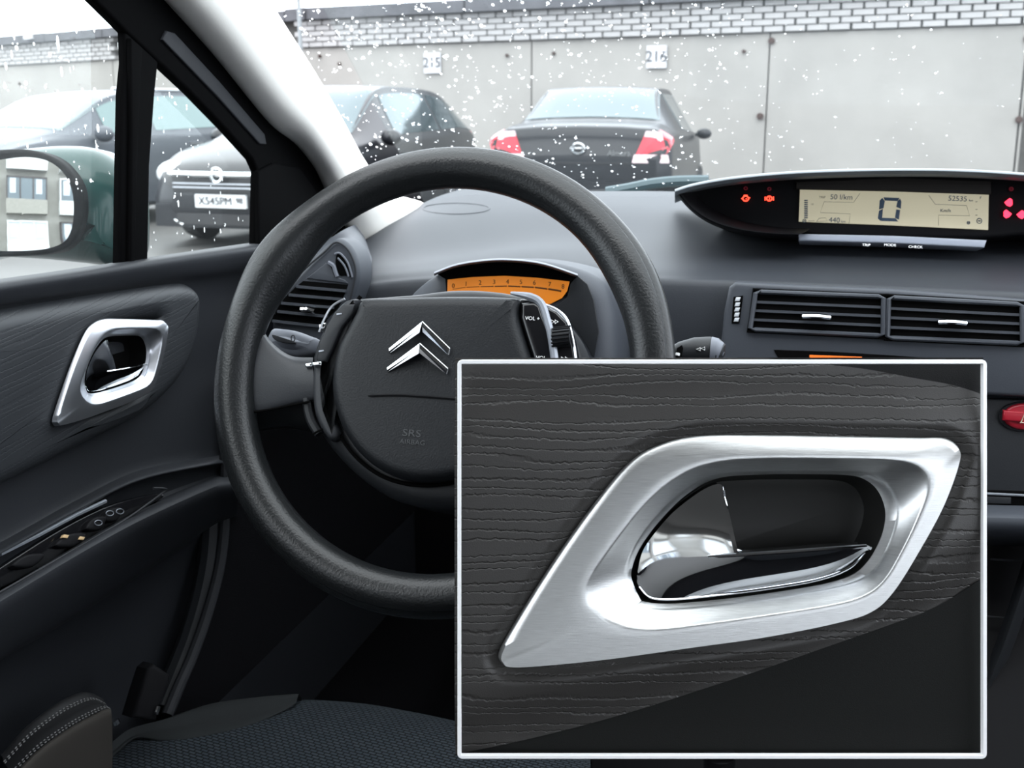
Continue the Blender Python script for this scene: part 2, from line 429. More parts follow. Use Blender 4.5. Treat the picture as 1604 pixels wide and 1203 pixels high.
# ------------------------------------------------------------------ cars
def S_interp(st, u):
    """st: list of (y, [ring pts]) ; u in 0..len-1"""
    m = len(st); i = min(int(u), m - 2); t = u - i
    g_ = lambda k: st[min(max(k, 0), m - 1)]
    out = []
    for j in range(len(st[0])):
        a, b, c, d = g_(i - 1)[j], g_(i)[j], g_(i + 1)[j], g_(i + 2)[j]
        # tamed Catmull-Rom
        t1 = (c - a) * .5; t2 = (d - b) * .5
        h = (2 * t ** 3 - 3 * t * t + 1) * b + (t ** 3 - 2 * t * t + t) * t1 * .8 + (-2 * t ** 3 + 3 * t * t) * c + (t ** 3 - t * t) * t2 * .8
        out.append(h)
    return out
def car_surface(sec):
    """sec rows: y, half width sill, z sill, half width belt, z belt, half width roof, z roof -> half rings"""
    st = []
    for y, ws, zs, wb_, zb, wr, zr in sec:
        st.append([Vector((ws * .92, y, zs)), Vector((ws, y, zs + .05)), Vector((max(ws, wb_) * 1.015, y, (zs + zb) / 2)), Vector((wb_, y, zb - .02)),
                   Vector((wb_ * .985, y, zb + .01)), Vector((wr + (wb_ - wr) * .12, y, zr - (zr - zb) * .14)), Vector((wr, y, zr)), Vector((wr * .55, y, zr + .03 * min(1, wr))), Vector((0, y, zr + .04 * min(1, wr)))])
    def S(u, v):   # v 0..8 on the +x side, 8..16 mirrored
        sgn = 1
        if v > 8: v = 16 - v; sgn = -1
        ring = S_interp(st, u); j = min(int(v), 7); t = v - j
        p = ring[j].lerp(ring[j + 1], t)
        return Vector((p.x * sgn, p.y, p.z))
    return S, len(st) - 1
def car(name, label, pos, heading, sec, paint, glass, win, extra, wheels, scale=1, group='cars parked by the garages'):
    r_ = root(name, label, 'car', pos, group)
    S, nu = car_surface(sec); h = Vector(heading).normalized()
    MX = Matrix((Vector((h.y, -h.x, 0)), h, Vector((0, 0, 1)))).transposed().to_4x4(); MX.translation = Vector(pos)
    US = [nu * i / 72 for i in range(73)]; VS = [j * .5 for j in range(33)]
    V = [MX @ S(u, v) for u in US for v in VS]; nv = len(VS)
    Fc = [(i * nv + j, i * nv + j + 1, (i + 1) * nv + j + 1, (i + 1) * nv + j) for i in range(72) for j in range(nv - 1)]
    Fc += [tuple(range(nv)), tuple(range(72 * nv, 73 * nv))]
    Fc += [(i * nv, (i + 1) * nv, (i + 1) * nv + nv - 1, i * nv + nv - 1) for i in range(72)]
    mesh('body', V, Fc, paint, r_, angle=50)
    def patch(nm, u0, u1, v0, v1, mat, off=.006, n=8, par=None, u0b=None, u1b=None, **k):
        u0b = u0 if u0b is None else u0b; u1b = u1 if u1b is None else u1b
        V = []; Fc = []
        for i in range(n + 1):
            for j in range(n + 1):
                tv = j / n; a = u0 + (u0b - u0) * tv; b = u1 + (u1b - u1) * tv
                u = a + (b - a) * i / n; v = v0 + (v1 - v0) * tv
                p = S(u, v); e = 1e-3
                du = S(min(u + e, nu), v) - S(max(u - e, 0), v); dv = S(u, min(v + e, 16)) - S(u, max(v - e, 0)); nn = du.cross(dv)
                if nn.length < 1e-12: nn = Vector((0, 0, 1))
                nn.normalize()
                cc = Vector((0, p.y, .6));
                if nn.dot(p - cc) < 0 and abs(nn.y) < .9: nn = -nn
                if abs(nn.y) >= .9 and nn.y * (p.y) < 0: nn = -nn
                V += [MX @ (p + nn * off), MX @ (p - nn * .01)]
        w = n + 1
        idx = lambda i, j, k_: (i * w + j) * 2 + k_
        for i in range(n):
            for j in range(n):
                Fc.append((idx(i, j, 0), idx(i + 1, j, 0), idx(i + 1, j + 1, 0), idx(i, j + 1, 0)))
        for i in range(n):
            Fc.append((idx(i, 0, 0), idx(i + 1, 0, 0), idx(i + 1, 0, 1), idx(i, 0, 1))); Fc.append((idx(i, n, 0), idx(i + 1, n, 0), idx(i + 1, n, 1), idx(i, n, 1)))
            Fc.append((idx(0, i, 0), idx(0, i + 1, 0), idx(0, i + 1, 1), idx(0, i, 1))); Fc.append((idx(n, i, 0), idx(n, i + 1, 0), idx(n, i + 1, 1), idx(n, i, 1)))
        return mesh(nm, V, Fc, mat, par or r_, angle=50, **k)
    for w_ in win: patch(*w_[:5], glass, **(w_[5] if len(w_) > 5 else {}))
    TY = M_('tyre_' + name, (.015, .015, .016), .8); AL = M_('alloy_' + name, (.5, .52, .55), .3, metal=1)
    for wy, wx in wheels:
        for s in (-1, 1):
            m = MB(); c = Vector((s * (wx - .10), wy, .31))
            m.tube([MX @ (c + Vector((s * d, 0, 0))) for d in (-.07, -.06, .06, .115)], [.28, .31, .31, .29], 24)
            w_o = m.build('wheel', TY, r_)
            m2 = MB(); m2.tube([MX @ (c + Vector((s * d, 0, 0))) for d in (.105, .122)], [.20, .19], 24)
            for q in range(5):
                a = q * 2 * math.pi / 5
                m2.tube([MX @ (c + Vector((s * .125, 0, 0))), MX @ (c + Vector((s * .125, math.cos(a) * .19, math.sin(a) * .19)))], .02, 6)
            m2.build('hub_cap', AL, w_o)
    extra(r_, MX, S, patch, paint)
    return r_
CG = M_('tinted_car_glass', (.085, .115, .125), .06, metal=.6, spec=.6)
CGL = M_('sky_sheen_car_glass', (.13, .175, .175), .08, metal=.7, spec=.6)  # paler base colour carries the sky reflected in the estate's windows
RED = M_('tail_red', (.60, .03, .05), .2, spec=.6, coat=1); REDW = M_('tail_clear', (.80, .62, .64), .2, coat=1)
HL = M_('headlamp', (.85, .88, .9), .12, coat=1); GRL = M_('grille_black', (.02, .02, .022), .5); PLT = M_('number_plate', (.75, .77, .78), .5)
PINK = M_('plate_ink', (.03, .03, .04), .6)
def cbox(name, par, MX, a, b, mat, **k): return MB().box(a, b, MX).build(name, mat, par, smooth=False, **k)
def ctext(name, par, MX, body, loc, size, mat, back=False):
    c = bpy.data.curves.new(name, 'FONT'); c.body = body; c.align_x = 'CENTER'; c.align_y = 'CENTER'; c.size = size; c.extrude = .004; c.materials.append(mat)
    o = font_mesh(name, c); link(o, par); base = o.location.copy()
    B = Matrix(((1, 0, 0), (0, 0, -1), (0, 1, 0))).to_4x4() if back else Matrix(((-1, 0, 0), (0, 0, 1), (0, 1, 0))).to_4x4()
    M = MX @ Matrix.Translation(Vector(loc)) @ B; o.matrix_local = Matrix.Translation(base) @ M
    return o
# black saloon, seen from behind (local y: 0 rear bumper .. 4.45 nose)
sal = [(0.0, .60, .42, .70, .80, .55, .82), (.05, .74, .30, .80, .90, .66, .93), (.12, .80, .26, .83, .98, .68, 1.07), (.55, .83, .24, .84, 1.02, .68, 1.11), (.72, .84, .22, .845, 1.02, .64, 1.14),
       (1.35, .85, .20, .85, 1.0, .56, 1.42), (1.75, .85, .20, .85, .98, .55, 1.455), (2.4, .85, .20, .85, .96, .56, 1.455), (2.75, .85, .20, .85, .95, .58, 1.40), (3.35, .85, .20, .84, .95, .68, 1.02),
       (3.9, .84, .20, .82, .90, .62, .93), (4.25, .80, .24, .77, .78, .5, .80), (4.42, .62, .34, .6, .62, .4, .64)]
def sal_body(r_, MX, S, patch, BP):
    patch('tail_lamp', .45, 2.1, 3.0, 4.9, RED, off=.012); patch('tail_lamp', .45, 2.1, 11.1, 13.0, RED, off=.012)
    for s in (-1, 1):
        pl = []
        o = MB().add([MX @ Vector((s * x, y, z)) for x, y, z in ((.50, -.005, .80), (.80, .035, .80), (.74, .06, 1.04), (.60, .05, 1.05), (.50, .1, .80), (.80, .14, .80), (.74, .16, 1.04), (.60, .15, 1.05))],
                     [(0, 1, 2, 3), (4, 7, 6, 5), (0, 4, 5, 1), (1, 5, 6, 2), (2, 6, 7, 3), (3, 7, 4, 0)]).build('tail_lamp', RED, r_, smooth=False)
        MB().add([MX @ Vector((s * x, y, z)) for x, y, z in ((.49, -.02, .78), (.815, .025, .78), (.80, .03, .85), (.505, -.01, .85), (.49, .1, .78), (.81, .14, .78), (.80, .14, .85), (.505, .1, .85))],
                 [(0, 1, 2, 3), (4, 7, 6, 5), (0, 4, 5, 1), (1, 5, 6, 2), (2, 6, 7, 3), (3, 7, 4, 0)]).build('reverse_lens', REDW, o, smooth=False)
        MB().add([MX @ Vector((s * x, y, z)) for x, y, z in ((.575, .038, .975), (.755, .05, .975), (.735, .055, 1.045), (.60, .045, 1.055), (.57, .1, .975), (.76, .14, .975), (.73, .15, 1.04), (.60, .15, 1.05))],
                 [(0, 1, 2, 3), (4, 7, 6, 5), (0, 4, 5, 1), (1, 5, 6, 2), (2, 6, 7, 3), (3, 7, 4, 0)]).build('lamp_lens', REDW, o, smooth=False)
    cbox('bumper', r_, MX, (-.80, -.10, .30), (.80, .10, .62), BP)
    m = MB().tube([MX @ Vector((math.cos(a) * .055, -.012, .90 + math.sin(a) * .045)) for a in [i * math.pi / 8 for i in range(16)]], .010, 6, closed=True)
    m.tube([MX @ Vector((-.07, -.012, .90)), MX @ Vector((.07, -.012, .90))], .009, 6); m.build('badge', CHR, r_)
    ctext('model_lettering', r_, MX, 'Almera', (.37, -.015, .86), .07, CHR, back=True)
    cbox('boot_seam', r_, MX, (-.47, -.008, .77), (.47, .02, .778), GRL)
    for s in (-1, 1):
        m = MB().sphere(MX @ Vector((s * .94, 2.78, .99)), (.085, .06, .06), 12, 8, MX.to_3x3()); m.tube([MX @ Vector((s * .84, 2.8, .98)), MX @ Vector((s * .95, 2.8, 1.0))], .02, 6)
        m.build('wing_mirror', BP, r_)
def cpaint(n, c, r=.3): return M_(n, c, r, coat=.55, spec=.4)

SALP = M_('saloon_black', (.008, .009, .012), .3, coat=.15, spec=.25)
car('saloon_car', 'black saloon car seen from behind with red tail lamps by the garage wall', G(905, 10.3), Vector((CF * math.cos(R(13)) + CR * math.sin(R(13)))), sal, SALP, CG,
    [('rear_window', 4.05, 4.98, 5.6, 10.4), ('side_window', 5.25, 7.0, 4.12, 5.15, dict(u0b=5.5)), ('side_window', 7.08, 8.6, 4.12, 5.15, dict(u1b=7.9)), ('side_window', 5.25, 7.0, 10.85, 11.88, dict(u1b=7.0)), ('windscreen', 8.1, 8.95, 5.5, 10.5)],
    sal_body, [(.85, .87), (3.5, .87)])
# dark hatchback, nose towards the camera's left window (local y: 0 tail .. 4.25 nose)
hat = [(0.0, .60, .40, .72, .78, .58, .80), (.06, .76, .30, .82, .92, .64, 1.05), (.22, .83, .24, .84, .99, .62, 1.22), (.60, .85, .22, .86, 1.0, .60, 1.40), (1.0, .87, .20, .87, .98, .60, 1.46), (1.8, .87, .20, .87, .95, .60, 1.48), (2.4, .87, .20, .87, .93, .62, 1.42),
       (3.15, .86, .20, .85, .92, .70, 1.0), (3.7, .86, .20, .82, .84, .62, .88), (4.05, .84, .22, .76, .72, .6, .76), (4.2, .72, .26, .66, .62, .5, .64), (4.27, .5, .32, .5, .5, .4, .52)]
def hat_x(r_, MX, S, patch, BP):
    for s in (-1, 1):
        MB().sphere(MX @ Vector((s * .66, 3.98, .66)), (.20, .16, .13), 14, 9, MX.to_3x3()).build('headlamp', HL, r_)
        MB().sphere(MX @ Vector((s * .60, 4.12, .33)), (.13, .08, .07), 12, 8, MX.to_3x3()).build('fog_lamp', HL, r_)
        MB().tube([MX @ Vector((s * .70, 4.1, .42)), MX @ Vector((s * .52, 4.25, .26)), MX @ Vector((s * .42, 4.27, .22))], .014, 6).build('chrome_trim', CHR, r_)
        MB().sphere(MX @ Vector((s * .97, 2.75, .98)), (.11, .08, .08), 12, 8, MX.to_3x3()).build('wing_mirror', BP, r_)
        MB().box((s * .62 - .14, .0, .82), (s * .62 + .14, .16, 1.0), MX).build('tail_lamp', RED, r_)
    cbox('grille', r_, MX, (-.50, 4.10, .52), (.50, 4.285, .66), GRL)
    for z in (.555, .59): cbox('grille_slat', r_, MX, (-.49, 4.28, z), (.49, 4.295, z + .012), SAT)
    MB().tube([MX @ Vector((x, 4.30 - abs(x) * .12, .675)) for x in (-.56, -.3, 0, .3, .56)], .026, 8).build('chrome_bar', CHR, r_)
    m = MB().tube([MX @ Vector((math.cos(a) * .06, 4.335, .675 + math.sin(a) * .06)) for a in [i * math.pi / 8 for i in range(16)]], .012, 6, closed=True)
    m.tube([MX @ Vector((-.05, 4.335, .665)), MX @ Vector((.05, 4.335, .685))], .010, 6); m.build('badge', CHR, r_)
    cbox('bumper', r_, MX, (-.72, 4.0, .20), (.72, 4.26, .40), BP); cbox('air_intake', r_, MX, (-.48, 4.1, .23), (.48, 4.275, .33), GRL)
    n_ = cbox('number_plate', r_, MX, (-.26, 4.26, .385), (.26, 4.30, .50), PLT); ctext('plate_number', n_, MX, 'X545PM', (.05, 4.303, .442), .10, PINK); ctext('region_code', n_, MX, '98', (-.20, 4.303, .450), .075, PINK)
HATP = M_('hatch_black', (.010, .011, .014), .3, coat=.25, spec=.3)
car('hatchback_car', 'dark hatchback with chrome grille bar and white number plate facing the quarter window', G(650, 14.2) - Vector((0, 0, 0)), (CR * -.325 - CF * .945), hat, HATP, CG,
    [('rear_window', .95, 2.6, 5.6, 10.4), ('side_window', 2.2, 4.2, 10.85, 11.88, dict(u0b=1.7)), ('side_window', 4.28, 5.9, 10.85, 11.88, dict()), ('side_window', 2.2, 4.2, 4.12, 5.15), ('side_window', 4.28, 5.9, 4.12, 5.15), ('windscreen', 5.95, 6.9, 5.5, 10.5)],
    hat_x, [(.85, .88), (3.4, .88)])
# silver-grey estate car, far left
est = [(0.0, .62, .42, .74, .80, .60, .84), (.05, .78, .30, .84, .98, .66, 1.10), (.35, .86, .24, .86, 1.02, .63, 1.36), (.8, .88, .22, .88, 1.01, .62, 1.43), (1.6, .88, .20, .88, .98, .62, 1.46), (2.3, .88, .20, .88, .96, .63, 1.43), (2.7, .88, .20, .87, .95, .65, 1.35),
       (3.4, .87, .20, .85, .94, .72, 1.02), (3.9, .86, .20, .83, .88, .64, .92), (4.3, .82, .24, .78, .76, .55, .79), (4.5, .62, .34, .6, .6, .4, .62)]
def est_x(r_, MX, S, patch, BP):
    for s in (-1, 1):
        MB().box((s * .74 - .09, .02, .84), (s * .74 + .09, .24, 1.06), MX).build('tail_lamp', RED, r_)
        MB().sphere(MX @ Vector((s * .64, 4.22, .68)), (.18, .16, .11), 12, 8, MX.to_3x3()).build('headlamp', HL, r_)
        MB().sphere(MX @ Vector((s * .99, 3.0, 1.0)), (.12, .08, .085), 12, 8, MX.to_3x3()).build('wing_mirror', BP, r_)
        for y in (1.45, 2.5): MB().box((s * .885 - .015, y, .86), (s * .885 + .015, y + .2, .89), MX).build('door_handle', SAT, r_)
    MB().tube([MX @ Vector((x, 4.5, .62)) for x in (-.4, .4)], .05, 8).build('grille', GRL, r_)
    cbox('bumper', r_, MX, (-.74, 4.2, .22), (.74, 4.5, .45), BP); cbox('sill_trim', r_, MX, (.87, .9, .28), (.90, 3.2, .34), SAT)
    MB().tube([MX @ Vector((-.62, y, 1.47)) for y in (.5, 1.5, 2.5)], .018, 6).build('roof_rail', SAT, r_)
ESTP = M_('estate_grey', (.07, .078, .092), .4, coat=.2, spec=.3)
car('estate_car', 'silver-grey estate car parked at the left behind the wing mirror', G(362, 15.2), (CR * -.47 - CF * .88), est, ESTP, CGL,
    [('rear_window', .9, 1.95, 5.6, 10.4), ('side_window', 1.5, 3.3, 10.85, 11.88), ('side_window', 3.38, 4.7, 10.85, 11.88), ('side_window', 4.78, 6.2, 10.85, 11.88), ('windscreen', 6.1, 6.9, 5.5, 10.5)],
    est_x, [(.9, .89), (3.6, .89)])
# ------------------------------------------------------------------ flats across the yard, seen in the wing mirror
FACW = M_('flat_wall', (.36, .35, .32), .9, noise=.15, nscale=2); FACP = M_('balcony_white', (.62, .63, .62), .8); FACG = M_('balcony_grey', (.30, .29, .26), .85, noise=.2)
FWIN = M_('flat_window', (.10, .13, .15), .15, spec=.6); FCUR = M_('curtain_pale', (.5, .55, .6), .8); FDRK = M_('balcony_frame_dark', (.06, .05, .05), .7)
BO = Vector((-5, -24, 0)); BU = Vector((math.cos(R(-8)), math.sin(R(-8)), 0)); BN = Vector((-BU.y, BU.x, 0))
BM = Matrix((BU, BN, Vector((0, 0, 1)))).transposed().to_4x4(); BM.translation = BO
bl = root('apartment_building', 'pale panel apartment block with glazed balconies, reflected in the wing mirror', 'building', BO)
MB().box((-16, -8, 0), (16, 0, 15), BM).build('facade', FACW, bl, smooth=False)
for i in range(-4, 5):
    for fl in range(5):
        x = i * 3.5 + 1.2; z = fl * 2.8 + .9
        typ = (i + fl) % 3; par = MB().box((x - 1.35, 0, z - .35), (x + 1.35, .9, z + .55), BM).build('balcony', FACP if typ != 1 else FACG, bl, smooth=False)
        fm = FACP if typ != 1 else FDRK
        MB().box((x - 1.3, .1, z + .55), (x + 1.3, .85, z + 1.95), BM).build('window', FWIN if typ else FCUR, par, smooth=False)
        m = MB()
        for q in range(4): m.box((x - 1.32 + q * .86, .1, z + .55), (x - 1.24 + q * .86, .90, z + 1.95), BM)
        m.box((x - 1.32, .1, z + 1.9), (x + 1.34, .90, z + 2.0), BM); m.build('window_frame', fm, par, smooth=False)
        for q in (0, 2): MB().box((x - 1.1 + q * .86, .84, z + .9), (x - .7 + q * .86, .87, z + 1.85), BM).build('curtain', FCUR, par, smooth=False)
# ================================================================== CAR SHELL (setting)
DX = -.62                      # inner face of the driver's door
ins = (.02, .02, .022)
LIN = M_('headlining', (.30, .29, .28), .95, spec=.05, noise=.1, nscale=200)
def st(o): o['kind'] = 'structure'; return o
st(MB().box((-.66, -1.7, 1.62), (.86, .52, 1.66)).build('ceiling', LIN, smooth=False))
st(MB().box((-.76, -1.7, .28), (.88, 2.2, .30)).build('floor', CARPET, smooth=False))
st(MB().box((-.66, -1.75, .3), (.86, -1.70, 1.02)).box((-.66, -1.75, 1.50), (.86, -1.70, 1.62)).build('wall_rear', LIN, smooth=False))
st(MB().box((.84, -1.7, .3), (.88, 2.0, .98)).box((.84, -.45, .98), (.88, -.33, 1.62)).box((.84, -1.7, .98), (.88, -1.5, 1.62)).box((.84, -1.7, 1.52), (.88, .6, 1.62)).build('wall_right', DOORP, smooth=False))
st(MB().box((-.70, -1.7, .3), (-.66, -.05, .98)).box((-.74, -.05, .3), (-.72, 2.0, .93)).box((-.70, -.45, .98), (-.66, -.30, 1.62)).box((-.70, -1.7, .98), (-.66, -1.5, 1.62)).box((-.70, -1.7, 1.50), (-.66, .45, 1.62)).build('wall_left', DOORP, smooth=False))
st(MB().box((-.72, 1.95, .3), (.88, 2.0, .98)).box((-.72, 1.72, .955), (.88, 2.0, .975)).build('wall_front', CARPET, smooth=False))
st(MB().box((-.76, -.1, .3), (-.74, 2.0, .9)).build('wall_outer', GREEN, smooth=False))
# bonnet in front of the screen
st(loft('trim_2', [[Vector((-.72, 1.78, .98)), Vector((0.1, 1.80, 1.0)), Vector((.9, 1.78, .98))], [Vector((-.72, 2.2, .90)), Vector((.1, 2.25, .93)), Vector((.9, 2.2, .90))], [Vector((-.7, 2.9, .60)), Vector((.1, 2.95, .66)), Vector((.9, 2.9, .60))]], GREEN, n=20))
# ---- windscreen
WS = Plane((0.1, 1.72, 1.045), (0, -math.sin(R(31)), math.cos(R(31))) , (0, 1, .6))
w = [Vector((-.60, 1.70)), Vector((.82, 1.70))]
def wsp(x, y): return Vector((x, y, 1.045 + (1.72 - y) * math.tan(R(31))))
def pane(name, pts, nrm, mat, t=.003):
    V = [Vector(p) for p in pts] + [Vector(p) + Vector(nrm) * t for p in pts]; n = len(pts)
    o = mesh(name, V, [tuple(range(n)), tuple(range(2 * n - 1, n - 1, -1))] + [(i, (i + 1) % n, n + (i + 1) % n, n + i) for i in range(n)], mat, smooth=False); return st(o)
NW = Vector((0, math.sin(R(31)), math.cos(R(31))))
WSP = Plane(wsp(.1, 1.2), -NW, (0, 0, 1))
pane('window_1', [wsp(-.60, 1.76), wsp(.84, 1.76), wsp(.70, .62), wsp(-.52, .62)], NW, GLSF)
GP = Plane((DX - .016, 0, 1), (1, 0, 0), (0, 0, 1))
qpx = [(240, 85), (300, 140), (352, 197), (398, 248), (408, 268), (406, 385), (232, 412)]
pane('window_2', [GP.px(*p) for p in qpx], (-1, 0, 0), GLS)
pane('window_3', [GP.px(*p) for p in [(-700, -500), (60, -80), (150, -5), (205, 50), (197, 200), (195, 415), (-40, 450), (-900, 620)]], (-1, 0, 0), GLS)
# ---- rain on the glass
def drops(name, pl, poly, n, r0, r1, label, h=-.004, run=0, dens=None):
    m = MB()
    def inside(x, y):
        c = False
        for i in range(len(poly)):
            x0, y0 = poly[i - 1]; x1, y1 = poly[i]
            if (y0 > y) != (y1 > y) and x < (x1 - x0) * (y - y0) / (y1 - y0) + x0: c = not c
        return c
    xs = [p[0] for p in poly]; ys = [p[1] for p in poly]; k = 0; tries = 0
    while k < n and tries < n * 60:
        tries += 1
        x = rnd.uniform(min(xs), max(xs)); y = rnd.uniform(min(ys), max(ys))
        if not inside(x, y) or (dens and rnd.random() > dens(x, y)): continue
        c = pl.px(x, y, h); r = r0 + (r1 - r0) * rnd.random() ** 3
        if dens: r *= .55 + .45 * dens(x, y)
        sy = rnd.uniform(.9, 1.3) if not run or rnd.random() < .6 else rnd.uniform(1.8, 4)
        M = Matrix((pl.u, pl.v, pl.n)).transposed()
        m.sphere(c, (r, r * sy, r * .5), 10, 6, M); k += 1
        for q in range(rnd.randrange(3)):
            dx = rnd.uniform(-3, 3); dy = rnd.uniform(-5, 5)
            m.sphere(c + pl.u * (dx * r * .7) + pl.v * (dy * r * .6), (r * .45, r * .5, r * .3), 7, 4, M)
    return tag(m.build(name, DROP), label, 'raindrops', kind='stuff')
def dn(x, y): return 1.0 if x < 760 else (.75 if x < 1000 else max(.12, .75 - (x - 1000) / 500))
drops('raindrops', WSP, [(420, -20), (1640, -20), (1640, 290), (1060, 300), (760, 292), (640, 315), (575, 255), (492, 112)], 1000, .0007, .0026, 'scattered raindrops all over the windscreen', dens=dn)
drops('raindrops', GP, [(242, 90), (300, 143), (400, 255), (404, 380), (236, 405)], 75, .0006, .0018, 'raindrops and short runs on the small quarter window', run=1)
drops('raindrops', GP, [(0, 55), (140, 20), (200, 60), (195, 230), (190, 300), (110, 300), (60, 235), (0, 235)], 95, .0006, .0021, 'raindrops on the door window above the wing mirror', run=1)

# ================================================================== PILLAR AND WINDOW FRAME
pr = []
Lp = [(20, -230), (218, -40), (256, 0), (335, 88), (420, 192), (462, 225), (492, 263), (512, 305), (545, 365), (560, 400)]
Rp = [(270, -300), (385, -60), (418, -5), (441, 32), (492, 112), (535, 185), (575, 257), (612, 300), (664, 319), (690, 345)]
def mixp(a, b, t): return (a[0] + (b[0] - a[0]) * t, a[1] + (b[1] - a[1]) * t)
rows = []
for t, X in ((-.03, -.650), (0, -.622), (.12, -.604), (.35, -.585), (.62, -.578), (.85, -.590), (1, -.604), (1.0, -.64)):
    rows.append([PX(*mixp(a, b, t), X) for a, b in zip(Lp, Rp)])
st(loft('trim_1', rows, CREAM, n=60, sub=5))
FP = Plane((DX, 0, 1), (1, 0, 0), (0, 0, 1))
fr = root('door_window_frame', 'black door window frame with slim upright bar before the quarter window', 'window frame', (DX, .9, 1.1))
plate('frame_rail', FP, [(-120, -215), (30, -215), (245, -20), (262, 0), (340, 84), (425, 188), (468, 226), (500, 265), (520, 305), (560, 385), (560, 415), (402, 400), (405, 268), (397, 250), (352, 200), (300, 146), (244, 93), (200, 52), (148, 0)], -.010, 0, FBL, fr, bevel=.004, smooth=0)
plate('upright_bar', FP, [(196, 45), (250, 90), (244, 150), (236, 260), (233, 420), (188, 425), (190, 300), (193, 150), (198, 100)], -.010, -.002, FBL, fr, bevel=.004, smooth=0)
plate('glass_channel', FP, [(206, 60), (224, 75), (218, 200), (212, 420), (204, 420), (207, 200)], -.002, .003, FBL, fr, bevel=.002, smooth=0)
plate('seal_strip', FP, [(262, 48), (275, 52), (345, 128), (415, 210), (418, 226), (408, 226), (340, 150), (255, 62)], 0, .003, RUBG, fr, bevel=.0015, smooth=0)
plate('mirror_cover', FP, [(405, 268), (430, 255), (470, 262), (505, 310), (530, 375), (406, 395)], 0, .005, FBL, fr, bevel=.003, smooth=0)

# ================================================================== DRIVER'S DOOR
door = root('driver_door', 'dark grey inner door panel with soft pad, armrest and switches', 'car door', (DX, .6, .7))
xs_ = (-260, -60, 0, 120, 220, 330, 420, 520)
def drow(ys, X):
    lo = ys[3] > 600        # the lower panel ends behind the wheel rim
    return [PX(x, y, X) for x, y in zip(xs_ if not lo else (-260, -60, 0, 120, 220, 330, 352, 372), ys if not lo else tuple(ys[:6]) + (ys[5] + (ys[6] - ys[5]) * .3, ys[5] + (ys[6] - ys[5]) * .5))]
rows = [drow((480, 447, 437, 422, 407, 391, 378, 368), -.70), drow((481, 446, 437, 420, 405, 389, 377, 366), -.655), drow((485, 449, 439, 422, 407, 391, 380, 369), -.618), drow((500, 461, 450, 432, 416, 400, 388, 376), -.606), drow((525, 485, 474, 455, 440, 425, 410, 398), -.612), drow((560, 520, 508, 486, 470, 455, 440, 430), -.628),
        drow((800, 730, 700, 640, 600, 560, 545, 530), -.634), drow((930, 858, 832, 766, 720, 700, 690, 650), -.632), drow((955, 880, 852, 786, 738, 716, 706, 665), -.625), drow((962, 888, 860, 793, 745, 722, 712, 670), -.604), drow((970, 896, 868, 801, 752, 728, 718, 675), -.598),
        drow((980, 905, 877, 809, 759, 733, 722, 680), -.606), drow((1080, 955, 922, 850, 795, 750, 735, 700), -.606), drow((1095, 962, 930, 858, 803, 755, 739, 705), -.572), drow((1120, 985, 950, 878, 822, 770, 752, 720), -.560), drow((1180, 1045, 1000, 930, 865, 800, 770, 740), -.572),
        drow((1220, 1075, 1035, 965, 900, 825, 790, 760), -.592), drow((1228, 1082, 1042, 972, 907, 831, 795, 765), -.625), drow((1500, 1300, 1240, 1130, 1040, 930, 880, 840), -.640), drow((2000, 1800, 1700, 1560, 1450, 1300, 1200, 1100), -.640)]
loft('door_panel', rows, DOORP, door, n=80, sub=4)
DP = Plane((-.634, 0, 1), (1, 0, 0), (0, 0, 1))
LEA = leather('door_leather', (.018, .020, .023), .5, (0, 1, .12), (0, -.12, 1), 8, 190, .00012)
plate('soft_pad', DP, [(-200, 545), (-100, 515), (0, 486), (100, 469), (190, 455), (262, 444), (300, 443), (320, 458), (322, 490), (317, 530), (303, 575), (272, 618), (228, 655), (150, 695), (60, 742), (-60, 800), (-200, 860)], -.002, .022, LEA, door, bevel=.018, steps=6, smooth=5, hole=[(122, 630), (132, 585), (165, 528), (190, 515), (245, 503), (252, 510), (240, 565), (222, 605), (205, 618), (150, 636)])
# switch well in the armrest
SW = Plane((-.59, .7, .80), Vector((.55, 0, 1)).normalized(), (0, 1, 0))
plate('switch_panel', Plane((-.585, .7, .80), (1, 0, .35), (0, 0, 1)), [(-20, 905), (40, 862), (100, 825), (160, 795), (215, 778), (250, 772), (256, 780), (215, 800), (150, 842), (80, 880), (0, 922)], -.012, .002, GLB, door, bevel=.002, smooth=3)
SP = Plane((-.585, .7, .80), (1, 0, .35), (0, 0, 1))
for px_, py_, w_ in ((178, 806, 14), (152, 820, 16), (112, 846, 24), (46, 878, 26)):
    b_ = plate('window_switch', SP, [(px_ - w_, py_ + 8), (px_ - 4, py_ - 9), (px_ + w_, py_ - 10), (px_ + 6, py_ + 10)], .001, .008, BLK, door, bevel=.002, smooth=3)
for px_, py_ in ((172, 804), (188, 801), (154, 819)):
    pts = [(px_ + 6 * math.cos(a), py_ + 4 * math.sin(a)) for a in [k * math.pi / 6 for k in range(12)]]
    MB().tube([SP.px(x, y, .0085) for x, y in pts], .0004, 5, closed=True).build('symbol', SATD, door)
AMB = M_('warm_print', (.55, .38, .20), .5)
for px_, py_ in ((103, 840), (128, 843)):
    plate('symbol', SP, [(px_ - 5, py_ + 2), (px_ - 2, py_ - 3), (px_ + 6, py_ - 2), (px_ + 3, py_ + 3)], .006, .009, AMB, door, bevel=.0005, smooth=0)
MB().tube([PX(x, y, -.600) for x, y in ((0, 868), (60, 838), (120, 806), (165, 785))], .002, 6).build('switch_rim', SATD, door)
MB().tube(catmull([PX(x, y, -.572) for x, y in ((-40, 948), (0, 928), (70, 888), (140, 848), (200, 812), (255, 772), (258, 766), (240, 765))], 5, False), .0012, 6).build('armrest_edge', RUBG, door)
